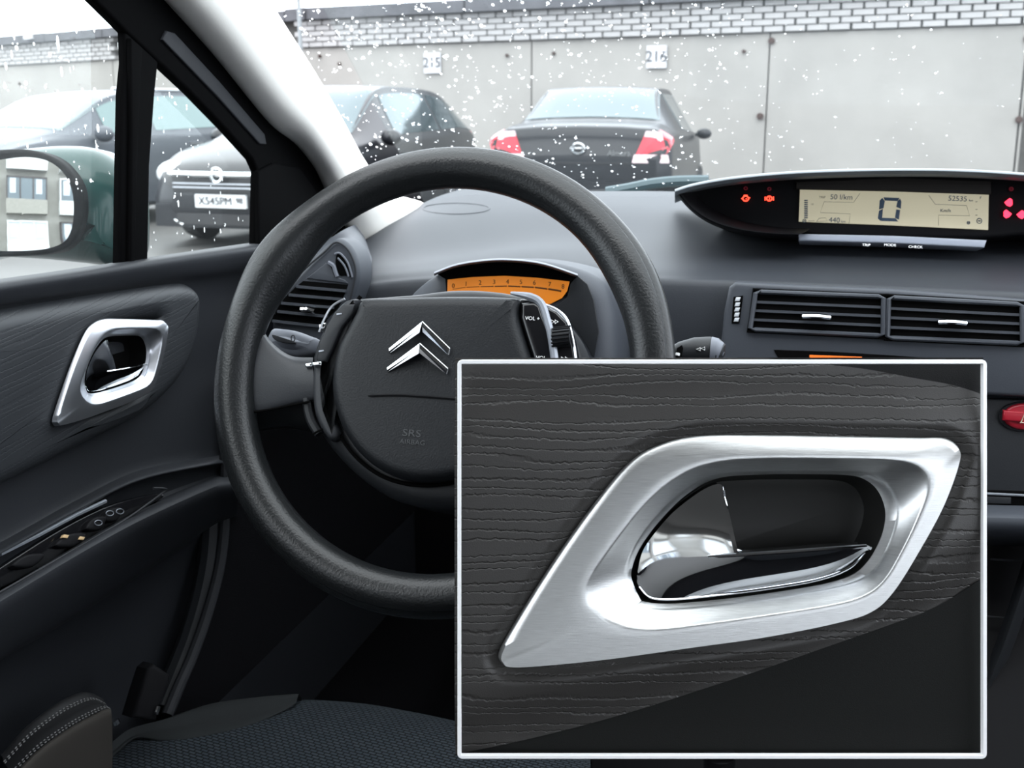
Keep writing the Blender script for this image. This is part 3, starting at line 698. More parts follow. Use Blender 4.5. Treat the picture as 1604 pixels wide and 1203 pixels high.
# rubber door seal and sill trim running down beside the seat
kt = root('kick_trim', 'dark curved sill trim and rubber seal running down between door and footwell', 'trim', (-.6, 1.1, .7))
MB().tube(catmull([PX(x, y, -.60) for x, y in ((352, 700), (352, 800), (345, 880), (325, 960), (300, 1030), (280, 1075), (262, 1120))], 6, False), .006, 10).build('rubber_seal', RUBG, kt)
MB().tube(catmull([PX(x, y, -.615) for x, y in ((334, 760), (330, 860), (318, 930), (298, 1000), (275, 1060), (255, 1110))], 6, False), .013, 10).build('sill_trim', PLD, kt)
loft('kick_panel', [[PX(x, y, X) for x, y in ((360, 600), (356, 800), (345, 920), (300, 1050), (240, 1200))] for X in (-.61,)] + [[PX(x, y, -.61) + Vector((0, .8, 0)) for x, y in ((360, 600), (356, 800), (345, 920), (300, 1050), (240, 1200))]], CARPET, kt, n=30)

# ---- the door release: bezel, cup and lever, laid out once in its own picture-plane units
def release(mapf, parent, bez_mat, chrome, cupm, s=1.0, fine=1, ring_mat=None):
    """mapf(x, y, h) -> world; x,y in drawing units, h in drawing units towards the viewer"""
    N = 220
    O = [(782, 1025), (800, 990), (860, 893), (925, 800), (985, 728), (1035, 698), (1100, 684), (1200, 683), (1330, 685), (1440, 687), (1484, 688), (1505, 703), (1503, 728), (1478, 795), (1440, 865), (1400, 928), (1365, 960), (1310, 978), (1200, 1000), (1080, 1017), (950, 1035), (850, 1045), (800, 1047), (786, 1040)]
    RG = [(942, 964), (920, 942), (922, 908), (962, 848), (1015, 783), (1068, 742), (1120, 724), (1190, 718), (1300, 718), (1385, 720), (1425, 726), (1447, 742), (1450, 768), (1435, 810), (1410, 862), (1382, 908), (1350, 932), (1300, 946), (1200, 962), (1100, 976), (1030, 984), (985, 982), (962, 975), (950, 970)]
    I = [(1000, 948), (990, 925), (985, 900), (1000, 857), (1035, 810), (1078, 770), (1125, 747), (1190, 742), (1280, 741), (1352, 743), (1382, 752), (1402, 772), (1412, 800), (1408, 830), (1396, 862), (1378, 893), (1350, 912), (1300, 926), (1210, 941), (1120, 952), (1060, 957), (1030, 957), (1012, 953), (1004, 950)]
    I2 = [(1006, 944), (996, 922), (992, 900), (1006, 862), (1040, 816), (1082, 776), (1128, 752), (1190, 746), (1278, 745), (1340, 747), (1368, 756), (1386, 774), (1396, 802), (1394, 830), (1384, 858), (1368, 884), (1344, 905), (1298, 920), (1208, 935), (1120, 946), (1062, 951), (1034, 951), (1018, 949), (1010, 947)]
    def ring(pts): return catmull([Vector(p) for p in pts], 9)
    ro, rr, ri, ri2 = ring(O), ring(RG), ring(I), ring(I2)
    n = len(ro); cx, cy = 1150, 860
    def shr(r, d): return [Vector(q) for q in offset2([(p.x, p.y) for p in r], d)]
    rings = [(shr(ro, -1), -10), (ro, -6)]
    nrm_up = [max(0.0, -(b_.y - a_.y) / max(1e-6, (b_ - a_).length)) for a_, b_ in zip(ro, shr(ro, 4))]
    nrm_up = [max(0.0, (b_.y - a_.y) / max(1e-6, (b_ - a_).length)) for a_, b_ in zip(ro, shr(ro, 4))]
    nrm_up = [sum(nrm_up[(i_ + q_) % n] for q_ in range(-9, 10)) / 19 for i_ in range(n)]
    a = shr(ro, 4)
    for t in (.0, .15, .35, .55, .75, .9, .97, 1.0):
        top = [10.5 - 14 * (1 - t) ** 1.5 * nu_ - 1.2 * max(0, (t - .93) / .07) for nu_ in nrm_up]
        rings.append(([p.lerp(q, t) for p, q in zip(a, rr)], top))
    for t, hh in ((.07, 7), (.45, -5), (.85, -15), (.97, -19), (1, -22)): rings.append(([p.lerp(q, t) for p, q in zip(rr, ri)], hh))
    rings.append((ri2, -26)); rings.append((ri2, -60))
    V = []; Fc = []
    for r_, h in rings: V += [mapf(p.x, p.y, h[i] if isinstance(h, list) else h) for i, p in enumerate(r_)]
    for k in range(len(rings) - 1):
        for i in range(n):
            j = (i + 1) % n; Fc.append((k * n + i, k * n + j, (k + 1) * n + j, (k + 1) * n + i))
    bz = mesh('handle_bezel', V, Fc, bez_mat, parent, angle=60)
    # cup
    V = []; Fc = []; cr = [(ri2, -28), (shr(ri2, 4), -60), (shr(ri2, 14), -92), (shr(ri2, 34), -104)]
    for r_, h in cr: V += [mapf(p.x, p.y, h) for p in r_]
    for k in range(3):
        for i in range(n):
            j = (i + 1) % n; Fc.append((k * n + i, k * n + j, (k + 1) * n + j, (k + 1) * n + i))
    Fc.append(tuple(range(3 * n, 4 * n))); mesh('handle_cup', V, Fc, cupm, parent)
    # lever: lower blade, upper wing, shared ridge
    lv = MB(); sst = lambda a, b, x: (lambda t: t * t * (3 - 2 * t))(min(1, max(0, (x - a) / (b - a)))); hrg = lambda x: -27 + 24 * sst(1000, 1190, x)
    def sheet(A, B, hA, hB, nn=14, mid=0, back=10):
        A = resample(catmull([Vector(p) for p in A], 6, False), 40); B = resample(catmull([Vector(p) for p in B], 6, False), 40)
        V = []
        for j in range(nn + 1):
            t = j / nn
            for i in range(40):
                s_ = i / 39; ha = hA(A[i].x); hb = hB(B[i].x); p = A[i].lerp(B[i], t)
                V.append(mapf(p.x, p.y, ha + (hb - ha) * t + mid * sst(1005, 1160, p.x) * math.sin(math.pi * t)))
        Fc = [(j * 40 + i, j * 40 + i + 1, (j + 1) * 40 + i + 1, (j + 1) * 40 + i) for j in range(nn) for i in range(39)]
        k = len(V)
        bd = [i for i in range(40)] + [(j * 40 + 39) for j in range(1, nn + 1)] + [nn * 40 + i for i in range(38, -1, -1)] + [j * 40 for j in range(nn - 1, 0, -1)]
        pts = []
        for b_ in bd: j, i = divmod(b_, 40); p = A[i].lerp(B[i], j / nn); pts.append(mapf(p.x, p.y, -50))
        V += pts; L = len(bd)
        Fc += [(bd[i], bd[(i + 1) % L], k + (i + 1) % L, k + i) for i in range(L)]; Fc.append(tuple(range(k, k + L)))
        lv.add(V, Fc)
    ridge = [(1003, 903), (1025, 886), (1055, 879), (1080, 876), (1130, 872), (1170, 869), (1240, 864), (1310, 859), (1356, 856), (1366, 857)]
    low = [(1001, 908), (1004, 925), (1022, 942), (1060, 945), (1130, 938), (1210, 928), (1290, 914), (1340, 895), (1364, 870)]
    sheet(ridge, low, hrg, lambda x_: -30, mid=5)
    sheet([(1002, 900), (1010, 868), (1030, 838), (1058, 806), (1090, 780), (1112, 766), (1126, 761)], [(1003, 903), (1025, 886), (1055, 879), (1080, 876), (1105, 874), (1130, 872), (1152, 870)], lambda x_: -27 + 4 * sst(1010, 1126, x_), hrg, mid=3)
    sheet([(1124, 762), (1130, 760), (1137, 764), (1139, 772)], [(1120, 874), (1135, 872), (1146, 871), (1158, 869)], lambda x_: -22, hrg, mid=2)
    lvo = lv.build('release_lever', chrome, parent, angle=60)
    e = MB(); e.tube([mapf(x, y, -22) for x, y in ((1138, 770), (1141, 810), (1146, 845), (1152, 862), (1166, 867))], 3.2 * s, 8)
    e.tube([mapf(x, y, h) for x, y, h in ((1112, 874, -14), (1135, 872, -8), (1170, 869, -2), (1240, 864, 1), (1310, 859, 0), (1358, 856, -2), (1366, 860, -8))], 3.4 * s, 8)
    e.tube([mapf(x, y, -29) for x, y in [(p.x, p.y) for p in catmull([Vector(q) for q in low[1:]], 5, False)]], 1.8 * s, 6)
    e.build('lever_edge', chrome, lvo)
    return bz
# small release on the door: affine map onto the door pad
src = np.array([[785, 1040, 1], [1500, 690, 1], [1060, 692, 1], [1372, 955, 1], [1000, 930, 1], [1400, 760, 1]], float)
dst = [(97, 652), (267, 492), (148, 520), (226, 628), (141, 608), (243, 522)]
HP = Plane((-.607, 0, 1), (1, 0, 0), (0, 0, 1))
D2 = np.array([HP.uv(HP.px(*p)) for p in dst]); A2, *_ = np.linalg.lstsq(src, D2, rcond=None)
sc_ = math.sqrt(abs(np.linalg.det(A2[:2, :2])))
BZD = M_('satin_bezel', (.66, .68, .72), .32, metal=1)
release(lambda x, y, h: HP.at(float(x * A2[0, 0] + y * A2[1, 0] + A2[2, 0]), float(x * A2[0, 1] + y * A2[1, 1] + A2[2, 1]), h * sc_), door, BZD, CHR, VOID, s=sc_)

# ================================================================== WING MIRROR
Cm = PX(58, 322, -.90)
dirv = (Cm - CAM).normalized(); want = Vector((-.10, -1, .11)).normalized(); nm = (want - dirv).normalized()
MPn = Plane(Cm, nm, (0, 0, 1))
mir = root('wing_mirror', 'dark green wing mirror reflecting pale apartment windows', 'mirror', Cm)
plate('housing', MPn, [(-90, 250), (-40, 236), (20, 228), (75, 224), (125, 228), (160, 246), (183, 276), (193, 312), (195, 360), (190, 402), (160, 418), (110, 414), (50, 408), (-20, 404), (-90, 400)], -.115, -.014, GREEN, mir, bevel=.05, steps=7, smooth=5)
plate('mirror_surround', MPn, [(-95, 262), (-40, 240), (20, 233), (62, 238), (98, 256), (124, 288), (130, 325), (124, 362), (106, 386), (74, 398), (20, 402), (-40, 402), (-95, 398)], -.03, .004, BLK, mir, bevel=.006, steps=4, smooth=5)
# convex mirror glass
pts = [(-60, 258), (0, 250), (40, 246), (74, 252), (98, 270), (112, 298), (115, 330), (111, 360), (98, 380), (70, 390), (30, 393), (-20, 393), (-60, 392)]
uv = outline(MPn, pts, .006, 5); cu = sum(p[0] for p in uv) / len(uv); cv = sum(p[1] for p in uv) / len(uv); V = []; Fc = []; n = len(uv); Rc = 1.3
for k in range(13):
    s_ = 1 - k / 12
    for p in uv:
        a = (p[0] - cu) * s_; b = (p[1] - cv) * s_; V.append(MPn.at(cu + a, cv + b, .006 + (Rc - math.sqrt(Rc * Rc)) - (a * a + b * b) / (2 * Rc)))
for k in range(12):
    for i in range(n): Fc.append((k * n + i, k * n + (i + 1) % n, (k + 1) * n + (i + 1) % n, (k + 1) * n + i))
mesh('mirror_glass', V, Fc, MIR, mir)
MB().box((-.86, Cm.y - .02, Cm.z - .13), (-.66, Cm.y + .09, Cm.z - .085)).build('mirror_arm', GREEN, mir, smooth=False)
# ================================================================== DASHBOARD
dash = root('dashboard', 'wide grey dashboard with soft-edged top under the windscreen', 'dashboard', (0, 1.2, .9))
def row(pts): return [PY(*p) for p in pts]
rows = [row([(520, 420, 1.50), (560, 372, 1.55), (600, 345, 1.60), (650, 324, 1.68), (700, 303, 1.72), (760, 293, 1.74), (900, 299, 1.74), (1060, 300, 1.74), (1300, 310, 1.72), (1750, 330, 1.70)]),
        row([(520, 420, 1.40), (565, 385, 1.42), (610, 358, 1.46), (655, 343, 1.50), (700, 335, 1.52), (760, 328, 1.53), (900, 322, 1.54), (1060, 325, 1.52), (1300, 335, 1.50), (1750, 352, 1.48)]),
        row([(522, 425, 1.30), (575, 405, 1.31), (629, 400, 1.32), (680, 392, 1.34), (720, 386, 1.35), (829, 372, 1.37), (930, 368, 1.37), (1050, 366, 1.36), (1300, 380, 1.33), (1750, 398, 1.31)]),
        row([(524, 440, 1.22), (580, 424, 1.22), (629, 418, 1.23), (680, 412, 1.24), (720, 408, 1.25), (829, 396, 1.26), (930, 398, 1.25), (1050, 404, 1.24), (1300, 414, 1.22), (1750, 434, 1.20)]),
        row([(526, 455, 1.17), (580, 440, 1.18), (629, 434, 1.18), (680, 430, 1.18), (720, 428, 1.19), (829, 425, 1.19), (930, 426, 1.18), (1050, 430, 1.17), (1300, 438, 1.16), (1750, 458, 1.15)]),
        row([(528, 480, 1.155), (580, 470, 1.16), (629, 465, 1.16), (680, 462, 1.16), (720, 460, 1.16), (829, 458, 1.16), (930, 458, 1.16), (1050, 460, 1.15), (1300, 466, 1.14), (1750, 486, 1.13)]),
        row([(530, 620, 1.16), (580, 620, 1.16), (629, 620, 1.16), (680, 620, 1.16), (720, 620, 1.16), (829, 620, 1.16), (930, 620, 1.16), (1050, 600, 1.15), (1300, 600, 1.14), (1750, 615, 1.13)]),
        row([(530, 650, 1.25), (580, 650, 1.25), (629, 650, 1.25), (680, 650, 1.25), (720, 650, 1.25), (829, 650, 1.25), (930, 650, 1.25), (1050, 640, 1.2), (1300, 640, 1.18), (1750, 650, 1.17)])]
loft('dash_top', rows, PLT_, dash, n=110, sub=6)
# speaker grille oval far left on the top
from mathutils.bvhtree import BVHTree
_d = bpy.data.objects['dash_top']; bvh = BVHTree.FromPolygons([v.co.copy() for v in _d.data.vertices], [tuple(p.vertices) for p in _d.data.polygons]); _off = _d.location + dash.location
def on_dash(px, py):
    r = ray(px, py).normalized(); h = bvh.ray_cast(CAM - _off, r); return (h[0] + _off) if h[0] else None
pts = [on_dash(715 + 52 * math.cos(a), 327 + 8.5 * math.sin(a)) for a in [k * math.pi / 16 for k in range(32)]]
MB().tube([p + Vector((0, 0, -.0006)) for p in pts if p], .0016, 6, closed=True).build('speaker_ring', PLT_, dash)
# left end: door-side upright
loft('end_panel', [row([(395, 470, 1.12), (440, 430, 1.14), (490, 392, 1.18), (535, 362, 1.25), (556, 352, 1.42)]), row([(398, 500, 1.125), (460, 440, 1.13), (510, 398, 1.15), (555, 378, 1.20), (570, 370, 1.45)]), row([(402, 560, 1.16), (480, 520, 1.16), (545, 470, 1.16), (578, 424, 1.17), (583, 400, 1.36)])], PL, dash, n=40)
CP = Plane((0.2, 1.145, .9), (0, -1, .12), (0, 0, 1))
tb = lambda pts, r, nm, mat, par, pl=CP, h=0, cl=False, sm=0: MB().tube([pl.px(p[0], p[1], h) for p in (catmull([Vector(q) for q in pts], sm, cl) if sm else pts)], r, 6, closed=cl).build(nm, mat, par)
CP = Plane(PY(1390, 500, 1.128), (0, -1, .10), (0, 0, 1))
plate('centre_fascia', CP, [(1127, 560), (1134, 490), (1142, 450), (1152, 442), (1250, 447), (1400, 453), (1604, 469), (1760, 480), (1760, 640), (1604, 622), (1400, 612), (1122, 600)], -.03, .004, PL, dash, bevel=.004, smooth=0)
tb([(1124, 580), (1133, 490), (1141, 449), (1151, 441), (1250, 446), (1400, 452), (1604, 468), (1760, 480)], .0010, 'panel_seam', RUB, dash, h=.001)
# black plate painting the recess shade under the vents, with the amber radio screen
plate('radio_shade_plate', CP, [(1212, 548), (1300, 551), (1400, 557), (1545, 568), (1530, 600), (1240, 600)], .003, .0055, VOID, dash, bevel=.001, smooth=0)
ORG = M_('amber_screen', (.6, .12, .01), .5, emit=.8)
plate('radio_screen', CP, [(1268, 556), (1350, 559), (1350, 585), (1268, 585)], .004, .0062, ORG, dash, bevel=.0003, smooth=0)
# radio front, hazard switch, shelf bar, lower console (seen right of the framed panel)
RP = Plane(PY(1580, 690, 1.13), (0, -1, .12), (0, 0, 1))
plate('radio_front', RP, [(1100, 618), (1760, 628), (1760, 790), (1100, 770)], -.05, .003, PLD, dash, bevel=.003, smooth=0)
plate('shelf_gap', RP, [(1100, 752), (1760, 775), (1760, 800), (1100, 780)], 0, .004, VOID, dash, bevel=.001, smooth=0)
tb([(1500, 771), (1604, 776), (1700, 779)], .0012, 'shelf_line', SATD, dash, RP, .005)
plate('shelf_lip', RP, [(1500, 776), (1584, 779), (1584, 790), (1500, 788)], .0, .005, PLD, dash, bevel=.001, smooth=0)
loft('shelf_bar', [row([(1100, 780, 1.16), (1604, 792, 1.12), (1760, 798, 1.12)]), row([(1100, 782, 1.10), (1604, 795, 1.09), (1760, 800, 1.08)]), row([(1100, 800, 1.07), (1604, 812, 1.06), (1760, 818, 1.06)]), row([(1100, 835, 1.08), (1604, 842, 1.07), (1760, 848, 1.07)]), row([(1100, 852, 1.16), (1604, 856, 1.14), (1760, 862, 1.12)])], PL, dash, n=30)
loft('lower_console', [row([(900, 845, 1.16), (1300, 850, 1.14), (1604, 852, 1.14), (1760, 858, 1.12)]), row([(900, 1000, 1.12), (1300, 1000, 1.10), (1604, 1000, 1.10), (1760, 1000, 1.10)]), row([(900, 1400, 1.00), (1300, 1400, .95), (1604, 1400, .95), (1760, 1400, .95)])], BLK, dash, n=30)
LP = Plane(PY(1580, 900, 1.105), (0, -1, .15), (0, 0, 1))
tb([(1552, 876), (1600, 879)], .0010, 'console_line', RUBG, dash, LP, .002); tb([(1540, 965), (1574, 968)], .0010, 'console_line', RUBG, dash, LP, .002)
loft('console_rib', [[LP.px(x - 14, y, .004) for x, y in ((1640, 800), (1616, 880), (1590, 960), (1565, 1030), (1540, 1090))], [LP.px(x, y, .022) for x, y in ((1640, 800), (1616, 880), (1590, 960), (1565, 1030), (1540, 1090))], [LP.px(x + 16, y, .004) for x, y in ((1640, 800), (1616, 880), (1590, 960), (1565, 1030), (1540, 1090))]], PLD, dash, n=30)
MAR = M_('hazard_red', (.32, .008, .02), .35, coat=.3); MARP = M_('hazard_print', (.75, .65, .5), .5)
hz = root('hazard_switch', 'dark red round hazard warning switch with wide bar on the radio panel', 'switch', RP.px(1600, 653, 0))
plate('switch_ring', RP, [(1604 + 40 * math.cos(a), 653 + 24 * math.sin(a)) for a in [k * math.pi / 10 for k in range(20)]], .002, .006, RUB, hz, bevel=.001, smooth=0)
plate('switch_disc', RP, [(1604 + 32 * math.cos(a), 653 + 21 * math.sin(a)) for a in [k * math.pi / 10 for k in range(20)]], .002, .009, MAR, hz, bevel=.003, smooth=0)
plate('switch_bar', RP, [(1572, 643), (1636, 647), (1636, 665), (1571, 659)], .002, .012, MAR, hz, bevel=.002, smooth=0)
MB().tube([RP.px(x, y, .0125) for x, y in ((1599, 662), (1606, 646), (1614, 663))], .0011, 5, closed=True).build('warning_triangle', MARP, hz)
# ---- centre vents
VP = Plane(PY(1390, 500, 1.124), (0, -1, .10), (0, 0, 1))
def bilerp(q, s, t):
    a, b, c_, d = q; return ((a[0] * (1 - s) + b[0] * s) * (1 - t) + (d[0] * (1 - s) + c_[0] * s) * t, (a[1] * (1 - s) + b[1] * s) * (1 - t) + (d[1] * (1 - s) + c_[1] * s) * t)
def vent(label, q, knob):
    cx = sum(p[0] for p in q) / 4; cy = sum(p[1] for p in q) / 4
    r_ = root('air_vent', label, 'air vent', VP.px(cx, cy, 0), 'centre air vents')
    o = [(q[0][0] - 5, q[0][1] - 5), (q[1][0] + 3, q[1][1] - 4), (q[2][0] + 3, q[2][1] + 5), (q[3][0] - 5, q[3][1] + 5)]
    plate('vent_shade_plate', VP, o, -.002, .0015, VOID, r_, bevel=.0005, smooth=0)  # flush black plate stands for the shaded opening behind the slats
    m = MB(); ring = []
    for k in range(4):
        a, b = q[k], q[(k + 1) % 4]
        for t in (.04, .96): ring.append(VP.px(a[0] + (b[0] - a[0]) * t, a[1] + (b[1] - a[1]) * t, .004))
    m.tube(ring, .0024, 8, closed=True); m.build('vent_frame', PL, r_)
    ring2 = [VP.px(cx + (p[0] - cx) * 1.045 , cy + (p[1] - cy) * 1.12, .003) for p in q]; MB().tube(ring2, .0012, 6, closed=True).build('vent_groove', VOID, r_)
    for t in (.27, .50, .74):
        a = VP.px(*bilerp(q, .01, t), .004); b = VP.px(*bilerp(q, .99, t), .004)
        mm = MB(); d = (b - a).normalized(); M = Matrix((d, VP.n, d.cross(VP.n))).transposed().to_4x4(); M.translation = a
        mm.box((0, -.014, -.0012), ((b - a).length, 0, .0012), M); mm.build('slat', PL, r_, smooth=False)
    for s in np.linspace(.08, .92, 9):
        a = VP.px(*bilerp(q, s, .02), -.0005); b = VP.px(*bilerp(q, s, .98), -.0005)
        MB().tube([a, b], .0009, 5).build('fin', BLK, r_)
    k0 = VP.px(knob[0] - 20, knob[1] - 1, .008); k1 = VP.px(knob[0], knob[1] - 1, .012); k2 = VP.px(knob[0] + 20, knob[1] + 1, .008)
    MB().tube(catmull([k0, k1, k2], 5, False), .0026, 8, ry=.004).build('vent_tab', CHR, r_)
    return r_
vent('wide slatted air vent in the dashboard with chrome tab, beside the white thumb wheel', [(1184, 457), (1384, 465), (1383, 526), (1175, 516)], (1279, 496))
vent('wide slatted air vent in the dashboard with chrome tab, under the display\'s right end', [(1392, 466), (1601, 477), (1602, 538), (1390, 529)], (1492, 505))
tw = root('vent_thumb_wheel', 'small ribbed vent wheel with white marks in a dashboard slot', 'thumb wheel', VP.px(1155, 484, 0))
plate('slot', VP, [(1149, 465), (1164, 463), (1161, 486), (1158, 507), (1146, 507), (1147, 486)], -.001, .001, VOID, tw, bevel=.0004, smooth=0)
for y in (469, 477, 485, 493, 501): plate('wheel_rib', VP, [(1153 - (y - 469) * .06, y - 3), (1160 - (y - 469) * .06, y - 3), (1158 - (y - 469) * .06, y + 3), (1151 - (y - 469) * .06, y + 3)], .0, .004, M_('wheel_white', (.5, .52, .55), .4) if y == 469 else bpy.data.materials['wheel_white'], tw, bevel=.0008, smooth=0)
# ---- display pod
pod = root('digital_display', 'long black digital speed display under a pale curved hood on the dashboard', 'display', PY(1390, 330, 1.25))
FPp = Plane(PY(1400, 325, 1.27), (0, -1, .18), (0, 0, 1))
plate('display_face', FPp, [(1062, 298), (1110, 286), (1180, 277), (1280, 271), (1400, 268), (1500, 269), (1604, 275), (1760, 288), (1760, 372), (1604, 368), (1550, 372), (1400, 372), (1250, 368), (1180, 362), (1120, 345), (1085, 322)], -.12, 0, BLK, pod, bevel=.004, smooth=3)
hd = [(1057, 296), (1085, 287), (1140, 277), (1220, 269), (1300, 265), (1400, 263), (1500, 264), (1604, 270), (1760, 284)]
def hr(dy, Y, sx_=0): return [PY(p[0], p[1] + dy, Y) for p in hd]
loft('hood', [hr(14, 1.265), hr(11, 1.215), hr(8, 1.205), hr(4, 1.20), hr(1, 1.21), hr(1, 1.26), hr(6, 1.40), hr(22, 1.50)], M_('hood_grey', (.17, .19, .205), .5, spec=.4), pod, n=60, sub=5)
lw = [(1057, 299), (1080, 325), (1110, 345), (1150, 358), (1200, 365), (1248, 367)]
loft('lower_shell', [[PY(p[0] + 22, p[1] - 9, 1.262) for p in lw], [PY(p[0] + 12, p[1] - 3, 1.225) for p in lw], [PY(p[0] + 3, p[1] + 1, 1.215) for p in lw], [PY(p[0] + 3, p[1] + 6, 1.24) for p in lw], [PY(p[0] + 16, p[1] + 10, 1.30) for p in lw]], BLK, pod, n=40, sub=5)
plate('lens_step', FPp, [(1247, 285), (1400, 278), (1552, 284), (1553, 304), (1400, 299), (1247, 296)], -.001, .004, M_('visor_brown', (.022, .019, .017), .6, spec=.2), pod, bevel=.001, smooth=0)
LCD = M_('lcd_screen', (.46, .42, .30), .45, emit=.55, spec=.3)
scr = plate('screen', FPp, [(1253, 297), (1400, 300), (1549, 305), (1548, 360), (1400, 353), (1251, 347)], -.001, .003, LCD, pod, bevel=.0004, smooth=0)
SEG = M_('lcd_segment', (.045, .075, .12), .6); SEGL = M_('lcd_line', (.22, .21, .17), .6)
lp = dict(h=.0032)
# the big 0: six segments
def seg(pts): plate('segment', FPp, pts, .0028, .0036, SEG, scr, bevel=.0001, smooth=0)
seg([(1384, 309), (1409, 310), (1406, 315), (1386, 314)]); seg([(1378, 341), (1403, 342), (1407, 347), (1380, 346)])
seg([(1382, 310), (1386, 315), (1384, 326), (1377, 328), (1378, 314)]); seg([(1377, 330), (1383, 327), (1382, 340), (1379, 346), (1375, 342)])
seg([(1410, 311), (1412, 316), (1411, 327), (1404, 324), (1406, 315)]); seg([(1404, 328), (1410, 329), (1408, 344), (1402, 341)])
text('lcd_text', '50 l/km', FPp, 1318, 309, 8, SEG, scr, h=.0033)
text('lcd_text', 'TRIP', FPp, 1288, 309, 3.5, SEGL, scr, h=.0033)
text('lcd_text', '440', FPp, 1307, 345, 8, SEG, scr, h=.0033, rot=-2); text('lcd_text', 'km', FPp, 1321, 347, 4, SEG, scr, h=.0033)
text('lcd_text', '52535', FPp, 1500, 311.5, 8, SEG, scr, h=.0033, rot=-2); text('lcd_text', 'km', FPp, 1521, 314, 3.5, SEG, scr, h=.0033)
text('lcd_text', 'Km/h', FPp, 1481, 330, 5, SEG, scr, h=.0033); text('lcd_text', 'F', FPp, 1536, 310, 4, SEG, scr, h=.0033)
for y in range(10): plate('bar_segment', FPp, [(1260, 313 + y * 3.0), (1265.5, 313 + y * 3.0), (1265, 315 + y * 3.0), (1259.5, 315 + y * 3.0)], .0028, .0035, SEG, scr, bevel=.00005, smooth=0)
text('lcd_text', '1/2', FPp, 1272, 320, 2.5, SEGL, scr, h=.0033)
for ln in ([(1347, 303), (1337, 317), (1291, 316), (1285, 333), (1332, 335), (1330, 351)], [(1455, 306), (1465, 320), (1514, 322), (1519, 338), (1470, 337), (1470, 353)], [(1266, 346), (1276, 346)],
           [(1279, 347), (1283, 342), (1293, 341), (1296, 346), (1279, 347)]):
    MB().tube([FPp.px(x, y, .0033) for x, y in ln], .00022, 4).build('lcd_line', SEGL, scr)
for x, y, w_ in ((1534, 346, 4), (1517, 349, 2.2), (1260, 346, 2.6)):
    MB().tube([FPp.px(x + w_ * math.cos(a), y + w_ * math.sin(a), .0033) for a in [k * math.pi / 5 for k in range(10)]], .0004, 4, closed=True).tube([FPp.px(x - w_ * .5, y, .0033), FPp.px(x + w_ * .5, y, .0033)], .0006, 4).build('lcd_icon', SEG, scr)
for y in (303, 316, 328, 337): MB().tube([FPp.px(1528, y, .0033), FPp.px(1531, y, .0033)], .0003, 4).build('lcd_line', SEGL, scr)
RL = M_('warning_red', (1, .06, .03), .5, emit=3.0); RLP = M_('warning_pink_red', (1, .03, .07), .5, emit=3.2); RLD = M_('warning_dim', (.10, .004, .01), .5, emit=.4)
def ico_ring(x, y, r, mat, bar):
    m = MB().tube([FPp.px(x + r * math.cos(a), y + r * .85 * math.sin(a), .002) for a in [k * math.pi / 7 for k in range(14)]], .0007, 6, closed=True)
    for b_ in bar: m.tube([FPp.px(x + b_[0], y + b_[1], .002), FPp.px(x + b_[2], y + b_[3], .002)], .0006, 5)
    m.build('warning_lamp', mat, pod)
ico_ring(1168, 311, 4.6, RL, [(-7, 0, -4, 0), (-3, -5, 3, -5), (5, -1, 7, -1), (0, 1, 2, 0)]); ico_ring(1205, 311, 4.2, RL, [(-6.5, -3, -6.5, 3), (6.5, -3, 6.5, 3), (0, -2, 0, 2)])
for x, y, f in ((1580, 317, 1), (1578, 335, -1), (1599, 336, 1)):
    m = MB()
    m.add([FPp.px(x + f * a, y + b, .002) for a, b in ((-7, 0), (-2, -4), (2, -7), (6, -4), (6, 4), (2, 7), (-3, 5))] + [FPp.px(x + f * a, y + b, .0035) for a, b in ((-7, 0), (-2, -4), (2, -7), (6, -4), (6, 4), (2, 7), (-3, 5))],
          [tuple(range(7)), tuple(range(7, 14))] + [(i, (i + 1) % 7, 7 + (i + 1) % 7, 7 + i) for i in range(7)]); m.build('warning_lamp', RLP, pod, smooth=False)
ico_ring(1584, 296, 3, RLD, [(-2, 0, 2, 0)]); ico_ring(1168, 295, 2.5, RLD, []); ico_ring(1205, 296, 2.5, RLD, [])
plate('screen_base', FPp, [(1248, 366), (1400, 369), (1546, 376), (1542, 388), (1400, 381), (1252, 377)], -.04, .022, M_('plinth_sheen', (.36, .39, .46), .25, spec=.6), pod, bevel=.002, smooth=0)  # pale colour stands in for the reflection along the display's base
BTN = Plane(PY(1400, 388, 1.20), (0, -1, .8), (0, 0, 1))
for t_, x, y in (('TRIP', 1357, 384), ('MODE', 1394, 384), ('CHECK', 1434, 387)):
    text('button_text', t_, BTN, x, y, 4.5, WHT, dash, h=.001)
# ---- tachometer binnacle
TP = Plane(PY(790, 470, 1.06), (0, -1, .12), (0, 0, 1))
tch = root('tachometer', 'orange rev counter strip numbered 0 to 8 in a hooded grey binnacle', 'gauge', PY(790, 450, 1.06))
plate('binnacle', TP, [(620, 560), (628, 480), (655, 445), (690, 425), (740, 410), (800, 405), (860, 411), (915, 426), (945, 448), (958, 485), (963, 530), (962, 590), (950, 660), (640, 660)], -.11, 0, PL, tch, bevel=.022, steps=6, smooth=4)
HDG = [(680, 427), (715, 414), (760, 407), (800, 406), (850, 412), (905, 430)]
loft('hood', [[TP.px(p[0], p[1] + 5, .003) for p in HDG], [TP.px(p[0], p[1] + 3, .022) for p in HDG], [TP.px(p[0], p[1], .020) for p in HDG], [TP.px(p[0], p[1] - 1, -.01) for p in HDG], [TP.px(p[0], p[1] + 2, -.06) for p in HDG]], PLL, tch, n=40)
plate('lens_recess', TP, [(682, 428), (715, 416), (760, 409), (800, 408), (850, 415), (903, 432), (895, 445), (890, 462), (870, 474), (700, 474), (697, 437)], -.004, .002, VOID, tch, bevel=.001, smooth=0)
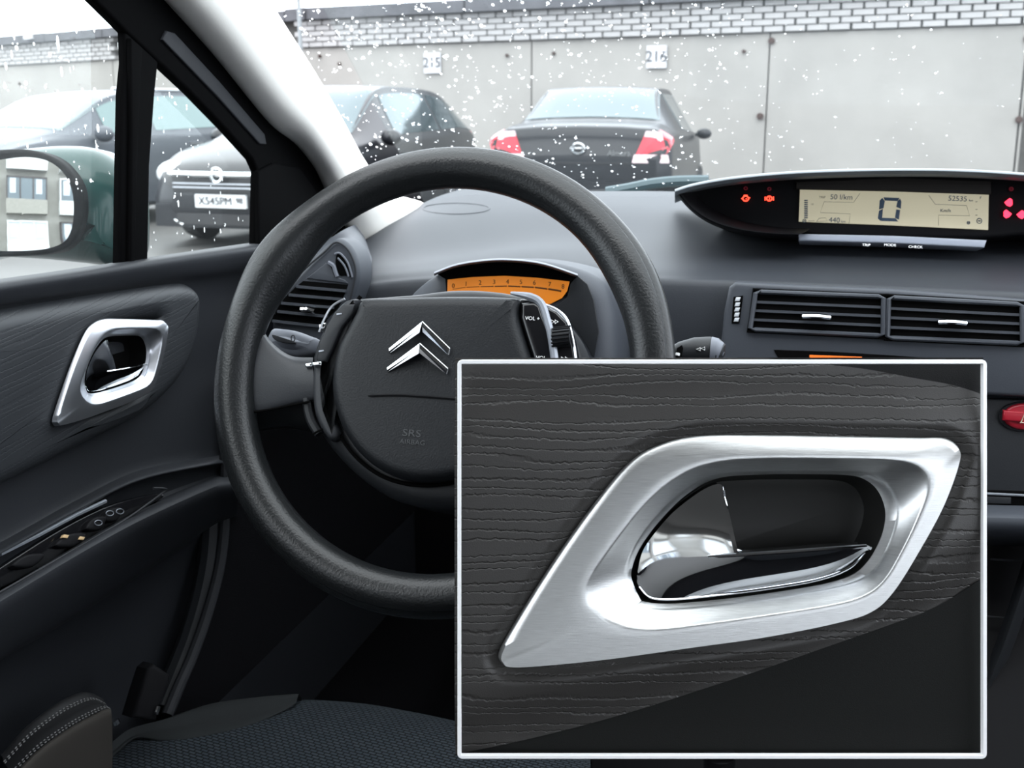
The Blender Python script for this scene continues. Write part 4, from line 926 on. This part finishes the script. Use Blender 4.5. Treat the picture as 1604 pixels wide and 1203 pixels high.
plate('recess_shading', TP, [(905, 432), (893, 444), (888, 466), (870, 480), (905, 520), (930, 560), (938, 520), (930, 470), (920, 445)], 0, .002, PLD, tch, bevel=.0008, smooth=0)  # darker plate paints the shading on the inner side of the binnacle
OR2 = M_('gauge_orange', (.52, .155, .010), .5, emit=.62)
gs = plate('gauge_screen', TP, [(701, 438), (740, 434), (790, 432), (840, 435), (892, 441), (888, 456), (880, 467), (862, 476), (840, 478), (700, 474)], 0, .003, OR2, tch, bevel=.0004, smooth=0)
GINK = M_('gauge_ink', (.10, .04, .01), .7)
for ch, x, y in (('0', 710, 448), ('1', 730, 445), ('2', 752, 443), ('3', 774, 442), ('4', 795, 441.5), ('5', 816, 442), ('6', 837, 443), ('7', 861, 445.5), ('8', 882, 449)):
    text('gauge_number', ch, TP, x, y, 7, GINK, gs, h=.0033)
arc = [(708, 453), (730, 450), (752, 449), (774, 448.5), (795, 448), (816, 449), (837, 450), (858, 452.5), (880, 456)]
for k, (a, b) in enumerate(zip(arc, arc[1:])):
    MB().tube([TP.px(a[0] + 1, a[1], .0033), TP.px(b[0] - 1, b[1], .0033)], .00025 + .00009 * k, 4).build('gauge_tick', GINK, gs)
# ---- side vent by the door
SV = Plane(PY(490, 450, 1.105), (.12, -1, .10), (0, 0, 1))
sv = root('side_air_vent', 'pointed air vent at the dashboard end behind the wheel rim', 'air vent', PY(490, 450, 1.10))
plate('vent_housing', SV, [(425, 520), (427, 495), (440, 462), (470, 425), (505, 388), (523, 374), (538, 376), (553, 392), (561, 415), (561, 440), (552, 470), (543, 500), (535, 530), (500, 545), (430, 540)], -.05, .004, PL, sv, bevel=.008, steps=4, smooth=3)
plate('vent_shade_plate', SV, [(475, 440), (545, 446), (539, 462), (530, 482), (512, 500), (507, 511), (426, 502), (430, 488), (446, 466), (462, 450)], 0, .005, VOID, sv, bevel=.0004, smooth=0)  # black plate painted as the dark between these slats
for a, b in (((464, 449), (541, 456)), ((452, 462), (535, 469)), ((440, 475), (522, 482)), ((434, 488), (512, 496)), ((426, 503), (508, 512))):
    p = SV.px(*a, .009); q = SV.px(*b, .009); d = (q - p).normalized(); M = Matrix((d, SV.n, d.cross(SV.n))).transposed().to_4x4(); M.translation = p
    MB().box((0, -.012, -.0013), ((q - p).length, 0, .0013), M).build('slat', PL, sv, smooth=False)
MB().tube([SV.px(x, y, .014) for x, y in ((472, 484), (483, 484), (493, 487))], .003, 8, ry=.004).build('vent_tab', CHR, sv)
plate('demister_shade_plate', SV, [(530, 395), (539, 401), (547, 415), (551, 433), (541, 432), (532, 431), (526, 415), (526, 404)], 0, .005, VOID, sv, bevel=.0004, smooth=3)  # black crescent plate stands for the shaded demister opening
for pts in ([(529, 404), (538, 414), (543, 424), (546, 433)], [(524, 398), (533, 397), (545, 412), (552, 434)]):
    MB().tube(catmull([SV.px(x, y, .006) for x, y in pts], 5, False), .0011, 6).build('fin', PLL, sv)
MB().tube(catmull([SV.px(x, y, .007) for x, y in ((514, 411), (522, 416), (525, 425), (528, 433))], 5, False), .0022, 6).build('vent_post', PLL, sv)
plate('vent_web', SV, [(480, 436), (495, 424), (510, 412), (518, 415), (524, 433), (540, 438), (545, 444)], .003, .006, PL, sv, bevel=.001, smooth=0)
MB().tube(catmull([SV.px(x, y, .006) for x, y in ((430, 492), (445, 460), (475, 424), (508, 395), (525, 380), (540, 386), (551, 402), (557, 425), (552, 455), (545, 480))], 6, False), .0011, 6).build('vent_seam', RUBG, sv)

# ================================================================== STEERING WHEEL AND STALKS
Wc = P(681, 587, .92); WN = Vector((0, -math.cos(R(24)), math.sin(R(24))))
WP_ = Plane(Wc, WN, (0, 0, 1))
sw = root('steering_wheel', 'black leather steering wheel with round airbag hub and chrome chevron badge', 'steering wheel', Wc)
RO = .1962; rt = .0176; Rm_ = RO - rt
circ = [WP_.at(math.cos(a) * Rm_, math.sin(a) * Rm_, 0) for a in [2 * math.pi * k / 160 for k in range(160)]]
def prof(th):   # th 0 = along the wheel normal (towards the driver)
    g = 1.0
    for c_, w_, d_ in ((math.radians(52), .10, .10), (math.radians(-118), .10, .08)):
        dd = (th - c_ + math.pi) % (2 * math.pi) - math.pi; g -= d_ * math.exp(-(dd / w_) ** 2)
    return g
rts = [rt * (1 + .26 * math.exp(-((math.degrees(2 * math.pi * k / 160) - 149) / 13) ** 2) + .10 * math.exp(-((math.degrees(2 * math.pi * k / 160) - 31) / 13) ** 2)) for k in range(160)]
MB().tube(circ, rts, 36, closed=True, up=WN, prof=prof).build('rim', RIM, sw)
# left spoke with the thumb rest blending into the rim
def wr(pts, h): return [WP_.px(p[0], p[1], h) for p in pts]
SPK = M_('spoke_plastic', (.020, .022, .026), .5, spec=.4, bump=.3, bscale=900, bdist=.0003)
top_ = [(368, 470), (400, 500), (425, 535), (455, 557), (490, 560)]
b1 = [(360, 560), (395, 575), (430, 590), (460, 598), (492, 600)]
b2 = [(352, 640), (385, 645), (420, 641), (455, 634), (492, 628)]
b3 = [(362, 690), (395, 676), (430, 668), (465, 668), (505, 676)]
loft('spoke', [wr(top_, -.022), wr([(p[0], p[1] + 3) for p in top_], -.006), wr([(p[0], p[1] + 14) for p in top_], .000), wr(b1, .002), wr([(p[0], p[1] - 4) for p in b2], -.001), wr(b2, -.006)], SPK, sw, n=40, sub=5)
loft('spoke_underside', [wr(b2, -.0065), wr([(p[0], p[1] + 8) for p in b2], -.010), wr(b3, -.022), wr([(p[0], p[1] + 4) for p in b3], -.034)], RIM, sw, n=40, sub=5)
MB().tube(catmull(wr([(346, 652), (352, 642), (385, 646), (420, 642), (455, 635), (485, 629)], .001), 5, False), .0010, 6).build('seam', VOID, sw)
# right spoke
RS = [[(1010, 570), (960, 575), (900, 580)], [(1015, 640), (960, 640), (900, 640)], [(1010, 690), (950, 680), (880, 700)]]
loft('spoke', [wr(RS[0], -.02), wr(RS[0], .0), wr(RS[1], .002), wr(RS[2], -.006), wr(RS[2], -.03)], SPK, sw, n=24, sub=5)
# hub: back cover, ring, pad
plate('hub_cover', WP_, [(545, 466), (600, 460), (650, 456), (700, 450), (750, 450), (800, 456), (850, 470), (885, 500), (905, 545), (915, 600), (900, 680), (850, 745), (780, 785), (700, 797), (620, 785), (555, 745), (505, 690), (483, 640), (480, 580), (492, 530), (515, 490)], -.07, -.004, PLD, sw, bevel=.014, steps=5, smooth=4)
pad = plate('airbag_pad', WP_, [(566, 466), (620, 463), (690, 461), (750, 461), (800, 463), (812, 468), (809, 490), (820, 530), (834, 575), (838, 620), (826, 665), (800, 702), (762, 732), (715, 748), (660, 754), (608, 743), (565, 715), (535, 675), (519, 630), (516, 590), (524, 545), (541, 510), (553, 487)], -.02, .016, PAD, sw, bevel=.010, steps=5, smooth=4, crown=.0007)
MB().tube(catmull(wr([(565, 464), (549, 488), (536, 511), (519, 546), (511, 590), (514, 632), (531, 679), (562, 720), (606, 749), (660, 760), (717, 754), (765, 737)], -.0005), 5, False), .0018, 6).build('pad_gap', VOID, sw)
MB().tube(catmull(wr([(576, 620), (620, 619), (660, 621), (715, 625), (760, 630)], .0166), 5, False), [.0002] + [.0012] * 19 + [.0004], 6).build('pad_crease', BLK, pad)
# SRS AIRBAG, moulded
EMB = M_('moulded_letter', (.040, .043, .046), .45)
text('lettering', 'SRS', WP_, 645, 679, 11, EMB, pad, h=.0166, sx=1.35); text('lettering', 'AIRBAG', WP_, 646, 693, 7.5, EMB, pad, h=.0166, sx=1.15)
# chevrons
def chev(ap, le, lb, ia, re, rb, iar):
    m = MB(); H0, H1 = .0178, .0270
    for A, B, C_, D_ in ((ap, le, lb, ia), (ap, re, rb, iar)):
        # ridge along the middle of the arm
        mid0 = ((A[0] + D_[0]) / 2, (A[1] + D_[1]) / 2); mid1 = ((B[0] + C_[0]) / 2, (B[1] + C_[1]) / 2)
        V = [WP_.px(*A, H1), WP_.px(*B, H0 + .001), WP_.px(*C_, H0), WP_.px(*D_, H1 - .0012), WP_.px(*mid0, H1), WP_.px(*mid1, H0 + .001)]
        V += [WP_.px(*q, .015) for q in (A, B, C_, D_)]
        m.add(V, [(0, 1, 5, 4), (4, 5, 2, 3), (1, 2, 5), (0, 4, 3), (0, 6, 7, 1), (1, 7, 8, 2), (2, 8, 9, 3)])
    m.build('chevron', CHR, pad, smooth=False, label='chrome chevron of the wheel badge')
    MB().tube([WP_.px(*ap, H1), WP_.px(*re, H0 + .001)], .0006, 6).tube(wr([re, rb], H0 + .001), .0006, 6).build('chevron_edge', CHR, pad)
chev((661, 504), (609, 546), (610, 553.5), (657, 521), (704, 546), (702, 556), (662, 520))
chev((657, 538), (606, 576), (607, 582.5), (656, 553.5), (701, 577.5), (699, 586), (657, 553))
# left button pod
plate('button_pod', WP_, [(562, 468), (540, 470), (520, 492), (502, 525), (491, 560), (488, 600), (490, 640), (500, 668), (517, 690), (530, 678), (514, 640), (510, 595), (515, 550), (531, 510), (550, 488)], -.01, .006, SPK, sw, bevel=.005, steps=4, smooth=3)
plate('button_strip', WP_, [(538, 476), (556, 476), (552, 490), (534, 512), (520, 545), (510, 566), (494, 564), (500, 535), (512, 508), (524, 488)], .004, .010, PLD, sw, bevel=.002, smooth=0)
plate('pod_divider', WP_, [(489, 567), (503, 566), (503, 572), (489, 573)], .0, .012, CHR, sw, bevel=.001, smooth=0)
plate('paddle_tip', WP_, [(478, 569), (488, 568), (488, 574), (478, 575)], -.010, .004, CHR, sw, bevel=.001, smooth=0)
plate('chrome_tip', WP_, [(499, 508), (510, 505), (508, 514), (500, 517)], -.006, .004, CHR, sw, bevel=.001, smooth=0)
MB().tube(catmull(wr([(540, 468), (520, 480), (508, 500), (500, 520)], .004), 5, False), .0010, 6).build('pod_edge', SAT, sw)
MB().tube(catmull(wr([(478, 575), (480, 620), (486, 655), (500, 680)], -.004), 5, False), .004, 8).build('paddle', PLD, sw)
tb([(490, 680), (505, 672), (526, 665)], .0009, 'seam', VOID, sw, WP_, .003)
for x, y in ((531, 491), (503, 549)): plate('button_mark', WP_, [(x - 4, y), (x + 4, y - 1), (x + 4, y + 1.5), (x - 4, y + 2.5)], .009, .0105, SATD, sw, bevel=.0002, smooth=0)
# right button pod
rp_ = plate('button_pod', WP_, [(812, 468), (836, 470), (856, 478), (878, 492), (892, 512), (900, 545), (905, 600), (860, 600), (838, 590), (836, 570), (822, 530), (811, 495)], -.01, .006, GLB, sw, bevel=.004, smooth=3, label='glossy black right-hand button pod')
plate('volume_panel', WP_, [(816, 474), (838, 472), (846, 478), (858, 515), (864, 560), (866, 600), (842, 600), (838, 570), (825, 530), (815, 498)], .004, .011, GLB, rp_, bevel=.003, smooth=0)
MB().tube(catmull(wr([(800, 459), (830, 465), (848, 476), (858, 505), (866, 540), (872, 590)], .009), 5, False), [.0012, .0016, .002, .0025, .003] + [.0034] * 21, 8).build('silver_divider', SATD, rp_)
plate('track_panel', WP_, [(852, 480), (872, 488), (888, 505), (895, 530), (901, 570), (902, 600), (875, 600), (872, 560), (864, 515)], .004, .009, GLB, rp_, bevel=.002, smooth=0)
MB().tube(catmull(wr([(850, 476), (872, 485), (888, 500), (896, 525), (902, 560), (905, 600)], .008), 5, False), .0011, 6).build('pod_edge', SAT, rp_)
a, b = WP_.px(867, 530, .008), WP_.px(894, 527, .008)
MB().tube([a, b], .0085, 20).build('scroll_wheel', PLD, rp_)
for k in range(7):
    an = math.radians(-60 + 20 * k); off = WP_.n * (math.cos(an) * .0086) + WP_.v * (math.sin(an) * .0086)
    MB().tube([a + off, b + off], .0008, 5).build('scroll_rib', BLK, rp_)
text('button_text', 'VOL +', WP_, 834, 499, 6, WHT, rp_, h=.0114); text('button_text', 'VOL -', WP_, 850, 561, 6, WHT, rp_, h=.0114)
for x, y, f in ((866, 504, 1), (872, 504, 1), (882, 562, 1), (888, 562, 1)): MB().tube([WP_.px(x - 2.5, y - 3, .0094), WP_.px(x + 2.5, y, .0094), WP_.px(x - 2.5, y + 3, .0094)], .0005, 4, closed=True).build('track_arrow', WHT, rp_)
# column shroud below the hub and stalks
MB().tube([Wc + WN * -.05, Wc + WN * -.26], [.075, .06], 24).build('column_shroud', BLK, sw)
ls = root('light_stalk', 'pale grey stalk end with small symbols, left behind the wheel spoke', 'stalk', WP_.px(455, 535, -.04))
LSP = Plane(WP_.px(455, 535, -.05), WN, (0, 0, 1))
plate('stalk_body', LSP, [(422, 514), (440, 513), (460, 516), (482, 524), (493, 530), (490, 552), (470, 561), (445, 560), (428, 553), (414, 538)], -.02, .004, PLL, ls, bevel=.008, steps=5, smooth=4, crown=.004)
plate('stalk_slot', LSP, [(426, 524), (440, 528), (458, 534), (462, 538), (445, 537), (430, 532)], .003, .0092, RUBG, ls, bevel=.0004, smooth=3)
MB().tube([LSP.px(459 + 3 * math.cos(a), 530 + 5 * math.sin(a), .008) for a in [k * math.pi / 6 for k in range(12)]], .0005, 5, closed=True).build('symbol', RUBG, ls)
rs = root('wiper_stalk', 'dark grey wiper stalk with rounded end, right of the wheel rim', 'stalk', WP_.px(1095, 552, -.05))
RSP = Plane(WP_.px(1095, 552, -.05), WN, (0, 0, 1))
ends = [(1020, 566), (1050, 561), (1068, 556), (1090, 552), (1112, 551), (1124, 552), (1131, 554), (1135, 556)]
MB().tube([RSP.px(x, y, 0) for x, y in ends], [.008, .0085, .0112, .0125, .0125, .0112, .008, .001], 20).build('stalk_body', PLD, rs)
MB().tube([RSP.px(x, y, .001) for x, y in ((1114, 550.5), (1122, 551), (1129, 553), (1134, 555))], [.0122, .0112, .0085, .002], 20).build('stalk_cap', PLL, rs)
plate('stalk_ring', RSP, [(1060, 545), (1068, 540), (1070, 545), (1064, 575), (1058, 575)], .003, .0125, VOID, rs, bevel=.001, smooth=0)
for x, y in ((1094, 547), (1101, 546)): MB().tube([RSP.px(x + 3, y - 2.5, .0132), RSP.px(x - 3, y, .0132), RSP.px(x + 3, y + 2.5, .0132)], .0005, 4, closed=True).build('stalk_symbol', WHT, rs)
MB().tube([RSP.px(1062, 553, .0125), RSP.px(1061, 557, .0125)], .0018, 8).build('stalk_symbol', WHT, rs)
# windscreen wiper at the foot of the glass
wi = root('windscreen_wiper', 'dark wiper arm lying at the foot of the windscreen beside the display', 'wiper', PY(1020, 292, 1.85))
MB().tube(catmull([PY(x, y, 1.86) for x, y in ((950, 301), (985, 295), (1020, 288), (1060, 284), (1110, 283))], 4, False), .009, 8).build('wiper_arm', M_('wiper_dark', (.02, .05, .06), .4), wi)
MB().tube(catmull([PY(x, y, 1.88) for x, y in ((900, 303), (1000, 298), (1130, 292))], 4, False), .005, 6).build('wiper_blade', RUB, wi)
MB().tube([PY(1110, 283, 1.86), PY(1110, 283, 1.86) + Vector((0, .02, -.13))], .012, 10).build('wiper_pivot', RUB, wi)

# ================================================================== SEAT, BUCKLE, BOLSTER
FAB = bpy.data.materials.new('seat_weave'); FAB.use_nodes = True; nt = FAB.node_tree; b = nt.nodes['Principled BSDF']; b.inputs['Roughness'].default_value = .9; b.inputs['Specular IOR Level'].default_value = .15
t = nt.nodes.new('ShaderNodeTexCoord'); mp = nt.nodes.new('ShaderNodeMapping'); mp.inputs['Rotation'].default_value = (0, 0, .18); nt.links.new(t.outputs['Object'], mp.inputs[0])
bk = nt.nodes.new('ShaderNodeTexBrick'); nt.links.new(mp.outputs[0], bk.inputs[0]); bk.inputs['Scale'].default_value = 62
bk.inputs['Color1'].default_value = (.034, .042, .050, 1); bk.inputs['Color2'].default_value = (.026, .034, .042, 1); bk.inputs['Mortar'].default_value = (.006, .007, .008, 1); bk.inputs['Mortar Size'].default_value = .06; bk.inputs['Mortar Smooth'].default_value = .6
nt.links.new(bk.outputs[0], b.inputs[0]); bp = nt.nodes.new('ShaderNodeBump'); bp.inputs['Strength'].default_value = .5; bp.inputs['Distance'].default_value = .002; bp.invert = True; nt.links.new(bk.outputs[1], bp.inputs['Height']); nt.links.new(bp.outputs[0], b.inputs['Normal'])
SIDE = M_('seat_side_cloth', (.018, .020, .021), .85, spec=.15, bump=.3, bscale=500)
seat = root('driver_seat', 'dark blue-grey woven seat cushion with smooth side bolster', 'car seat', (-.38, .7, .6))
fe = [(60, 1260), (150, 1190), (205, 1150), (262, 1132), (330, 1108), (400, 1098), (470, 1094), (560, 1099), (640, 1112), (716, 1128), (800, 1150), (880, 1172), (925, 1186)]
def srow(dy, z, dYY=0): return [PZ(p[0], p[1] + dy, z) + Vector((0, dYY, 0)) for p in fe]
loft('cushion', [srow(0, .60, .03) and [v + Vector((0, .02, -.16)) for v in srow(0, .60)], [v + Vector((0, .012, -.03)) for v in srow(0, .60)], srow(2, .603), srow(22, .615), srow(80, .615), srow(200, .61), srow(420, .60)], FAB, seat, n=70, sub=5)
bolt = [(120, 1205), (170, 1176), (205, 1150), (262, 1132), (330, 1108), (400, 1098), (450, 1094), (472, 1094)]
bolb = [(150, 1215), (185, 1180), (215, 1157), (250, 1164), (300, 1163), (360, 1150), (410, 1132), (450, 1112)]
loft('side_bolster', [[PZ(*p, .60) + Vector((0, .02, -.1)) for p in bolt], [PZ(*p, .612) for p in bolt], [PZ(*mixp(a, b_, .4), .617) for a, b_ in zip(bolt, bolb)], [PZ(*mixp(a, b_, .8), .617) for a, b_ in zip(bolt, bolb)], [PZ(*b_, .612) for b_ in bolb]], SIDE, seat, n=50, sub=5)
bk_ = root('seat_belt_buckle', 'upright black seat belt buckle between the seat and door', 'buckle', PX(235, 1085, -.57))
BPn = Plane(PX(235, 1085, -.565), (1, -.6, .3), (0, 0, 1))
plate('buckle_body', BPn, [(208, 1125), (220, 1085), (232, 1048), (242, 1040), (268, 1058), (262, 1085), (250, 1108), (246, 1130)], -.02, .004, BLK, bk_, bevel=.004, smooth=0)
MB().tube([BPn.px(248, 1106, .006), BPn.px(244, 1119, .006)], .0022, 8).build('chrome_tip', CHR, bk_)
MB().tube([BPn.px(180, 1128, .006), BPn.px(183, 1134, .006)], .0035, 8).build('chrome_pin', CHR, bk_)
bo = root('stitched_bolster', 'black leather box with twin white stitching, bottom left by the seat', 'armrest', PX(80, 1140, -.55))
LB = M_('smooth_leather', (.012, .012, .013), .45, spec=.35); BRW = M_('brown_side', (.030, .027, .024), .8, spec=.15)
tp = [(0, 1185), (40, 1140), (85, 1105), (120, 1088), (140, 1088), (160, 1098)]; tq = [(20, 1215), (60, 1175), (110, 1140), (150, 1118), (168, 1110), (174, 1112)]
loft('top_panel', [[PX(p[0] - 6, p[1] + 60, -.60) for p in tp], [PX(*p, -.585) for p in tp], [PX(*mixp(a, b_, .4), -.57) for a, b_ in zip(tp, tq)], [PX(*mixp(a, b_, .8), -.555) for a, b_ in zip(tp, tq)], [PX(*b_, -.548) for b_ in tq]], LB, bo, n=30, sub=6)
tr_ = [(60, 1230), (95, 1200), (130, 1178), (155, 1165), (172, 1155), (176, 1140)]
loft('side_panel', [[PX(*b_, -.548) for b_ in tq], [PX(*mixp(a, b_, .15), -.541) for a, b_ in zip(tq, tr_)], [PX(*b_, -.54) for b_ in tr_], [PX(p[0], p[1] + 90, -.54) for p in tr_]], BRW, bo, n=30, sub=5)
for f in (.28, .36, .84, .93):
    pts = resample(catmull([PX(*mixp(a, b_, f), -.565 + (f - .3) * .02 + .004) for a, b_ in zip(tp, tq)], 6, False), 60)
    m = MB()
    for a, b_ in zip(pts[::2], pts[1::2]): m.tube([a, b_], .0006, 4)
    m.build('stitching', M_('thread', (.07, .07, .07), .8) if 'thread' not in bpy.data.materials else bpy.data.materials['thread'], bo, kind='stuff')
# ================================================================== THE INSET CLOSE-UP OF THE DOOR RELEASE
# inset close-up built as an added framed relief on an added post
DEP = .70; K = DEP / F
fc = P(1131, 876, DEP); FR = Plane(fc, Rm @ Vector((0, 0, 1)), Rm @ Vector((0, 1, 0)))
def fm(x, y, h=0): return FR.at((x - 1131) * K, -(y - 876) * K, h * K)
fp = root('inset_relief', 'inset close-up of a silver car door release, added as a white-framed relief', 'framed panel', fc)
WF = M_('white_frame', (.92, .92, .92), .45, spec=.5)
def rr_(x0, y0, x1, y1, r, n=6):
    out = []
    for cx, cy, a0 in ((x1 - r, y0 + r, -90), (x1 - r, y1 - r, 0), (x0 + r, y1 - r, 90), (x0 + r, y0 + r, 180)):
        for k in range(n + 1): a = R(a0 + 90 * k / n); out.append((cx + r * math.cos(a), cy + r * math.sin(a)))
    return out
o_ = rr_(716.5, 563.5, 1545.5, 1188.5, 8); i_ = rr_(722.5, 570, 1539.5, 1182.5, .8)
tuv = lambda q: [((x - 1131) * K, -(y - 876) * K) for x, y in q]
plate_uv(MB(), FR, tuv(o_), -.0035, .0005, .0003, 1, hole=tuv(i_)).build('frame', WF, fp)
plate_uv(MB(), FR, tuv(rr_(718, 565, 1544, 1187, 7)), -.075, -.0701, .0004, 2).build('back_board', BLK, fp)
# leather ground as a height field
def smooth(a, b, x): t = np.clip((x - a) / (b - a), 0, 1); return t * t * (3 - 2 * t)
def curve_y(pts, x): pts = np.array(pts, float); return np.interp(x, pts[:, 0], pts[:, 1])
def smc(pts): return [(p.x, p.y) for p in catmull([Vector(q) for q in pts], 8, False)]
low_c = smc([(700, 1192), (800, 1172), (900, 1148), (1000, 1120), (1100, 1088), (1200, 1055), (1300, 1020), (1400, 985), (1480, 955), (1545, 915), (1600, 880)])
top_c = smc([(1100, 545), (1250, 566), (1350, 576), (1440, 592), (1500, 603), (1545, 617), (1600, 640)])
OUT = [(782, 1025), (800, 990), (860, 893), (925, 800), (985, 728), (1035, 698), (1100, 684), (1200, 683), (1330, 685), (1440, 687), (1484, 688), (1505, 703), (1503, 728), (1478, 795), (1440, 865), (1400, 928), (1365, 960), (1310, 978), (1200, 1000), (1080, 1017), (950, 1035), (850, 1045), (800, 1047), (786, 1040)]
oc = np.array([(p.x, p.y) for p in catmull([Vector(q) for q in OUT], 6)])
def sdist(PXs, PYs, poly):
    d = np.full(PXs.shape, 1e9); ins = np.zeros(PXs.shape, bool); n = len(poly)
    for i in range(n):
        ax, ay = poly[i - 1]; bx, by = poly[i]; ex, ey = bx - ax, by - ay; L = ex * ex + ey * ey + 1e-9
        t = np.clip(((PXs - ax) * ex + (PYs - ay) * ey) / L, 0, 1); d = np.minimum(d, np.hypot(PXs - ax - t * ex, PYs - ay - t * ey))
        c = ((ay > PYs) != (by > PYs)) & (PXs < (bx - ax) * (PYs - ay) / (by - ay + 1e-12) + ax); ins ^= c
    return np.where(ins, -d, d)
def field(y0f, y1f, x0, x1, NX, NY, hf, hole=True):
    X = np.linspace(x0, x1, NX); a = y0f(X); b_ = y1f(X); T = np.linspace(0, 1, NY)[:, None]
    YY = a[None, :] + (b_ - a)[None, :] * T; XX = np.repeat(X[None, :], NY, 0)
    H = hf(XX, YY); SDm = sdist(XX, YY, oc) if hole else None
    idx = -np.ones((NY, NX), int); V = []; Fs = []
    for j in range(NY):
        for i in range(NX):
            if not hole or SDm[j, i] > -14: idx[j, i] = len(V); V.append(fm(X[i], YY[j, i], H[j, i] * .8 - 8))
    for j in range(NY - 1):
        for i in range(NX - 1):
            q = (idx[j, i], idx[j, i + 1], idx[j + 1, i + 1], idx[j + 1, i])
            if min(q) >= 0 and YY[j + 1, i] - YY[j, i] > 1e-4: Fs.append(q)
    return V, Fs
def lea_h(XX, YY):
    dl = (curve_y(low_c, XX) - YY) * .93; SD = sdist(XX, YY, oc)
    H = 8 - 30 * (1 - smooth(-4, 130, dl)) ** 2.0
    H -= 26 * (1 - smooth(0, 170, YY - 568)) ** 1.6       # top rolls back
    H -= 10 * (1 - smooth(-20, 200, 1570 - XX)) ** 1.5
    return H - 18 * (1 - smooth(-2, 30, SD)) ** 1.4       # dips into the gutter round the bezel
ytop = lambda x: np.where(x > 1160, np.maximum(560, curve_y(top_c, x)), 560.0)
ylow = lambda x: np.minimum(1192.0, curve_y(low_c, x))
ua = tuple(FR.u); va = tuple(FR.v)
PLEA = leather('panel_leather', (.034, .032, .030), .42, ua, va, 9, 155, .0005)
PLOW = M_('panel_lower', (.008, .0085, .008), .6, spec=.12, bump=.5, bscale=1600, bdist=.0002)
V, Fs = field(ytop, ylow, 712, 1550, 290, 220, lea_h); mesh('leather_pad', V, Fs, PLEA, fp, angle=60)
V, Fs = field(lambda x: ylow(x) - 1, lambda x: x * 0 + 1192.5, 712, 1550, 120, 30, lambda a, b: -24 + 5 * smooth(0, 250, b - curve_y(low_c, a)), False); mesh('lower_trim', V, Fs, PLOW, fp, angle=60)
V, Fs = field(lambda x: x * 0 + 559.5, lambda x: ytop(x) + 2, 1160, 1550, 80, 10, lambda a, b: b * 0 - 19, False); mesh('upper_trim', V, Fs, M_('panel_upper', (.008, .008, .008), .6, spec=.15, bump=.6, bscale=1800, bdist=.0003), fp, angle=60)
BRU = bpy.data.materials.new('brushed_aluminium'); BRU.use_nodes = True; nt = BRU.node_tree; b = nt.nodes['Principled BSDF']
b.inputs['Base Color'].default_value = (.60, .61, .60, 1); b.inputs['Metallic'].default_value = 1; b.inputs['Roughness'].default_value = .36
t = nt.nodes.new('ShaderNodeTexCoord'); cbn = nt.nodes.new('ShaderNodeCombineXYZ')
for k, (ax, s_) in enumerate(((ua, 90), (va, 2600))):
    d = nt.nodes.new('ShaderNodeVectorMath'); d.operation = 'DOT_PRODUCT'; d.inputs[1].default_value = ax; nt.links.new(t.outputs['Object'], d.inputs[0])
    q = nt.nodes.new('ShaderNodeMath'); q.operation = 'MULTIPLY'; q.inputs[1].default_value = s_; nt.links.new(d.outputs['Value'], q.inputs[0]); nt.links.new(q.outputs[0], cbn.inputs[k])
nz = nt.nodes.new('ShaderNodeTexNoise'); nz.inputs['Scale'].default_value = 1; nz.inputs['Detail'].default_value = 4; nt.links.new(cbn.outputs[0], nz.inputs['Vector'])
bp = nt.nodes.new('ShaderNodeBump'); bp.inputs['Strength'].default_value = .6; bp.inputs['Distance'].default_value = .00012; nt.links.new(nz.outputs[0], bp.inputs['Height']); nt.links.new(bp.outputs[0], b.inputs['Normal'])
mr = nt.nodes.new('ShaderNodeMapRange'); mr.inputs[3].default_value = .30; mr.inputs[4].default_value = .50; nt.links.new(nz.outputs[0], mr.inputs[0]); nt.links.new(mr.outputs[0], b.inputs['Roughness'])
mx = nt.nodes.new('ShaderNodeMix'); mx.data_type = 'RGBA'; mx.inputs[6].default_value = (.44, .445, .44, 1); mx.inputs[7].default_value = (.74, .75, .745, 1); nt.links.new(nz.outputs[0], mx.inputs[0]); nt.links.new(mx.outputs[2], b.inputs['Base Color'])
CHP = M_('polished_lever', (.80, .83, .86), .05, metal=1)
release(lambda x, y, h: fm(x, y, h - 2), fp, BRU, CHP, M_('cup_black', (.012, .012, .011), .5, spec=.3), s=K)
# added post and unseen armrest box that carry the inset
b0 = fm(1131, 1187, -20)
MB().tube([b0, b0 + Vector((0, .02, -.12)), Vector((b0.x, b0.y + .02, .60))], .010, 12).build('stand_post', BLK, fp)
cr_ = root('centre_armrest', 'black padded armrest box between the front seats, added to carry the inset', 'armrest', (b0.x, b0.y, .5))
MB().box((b0.x - .05, b0.y - .45, .31), (b0.x + .10, b0.y + .10, .598)).build('box', BLK, cr_, smooth=False)
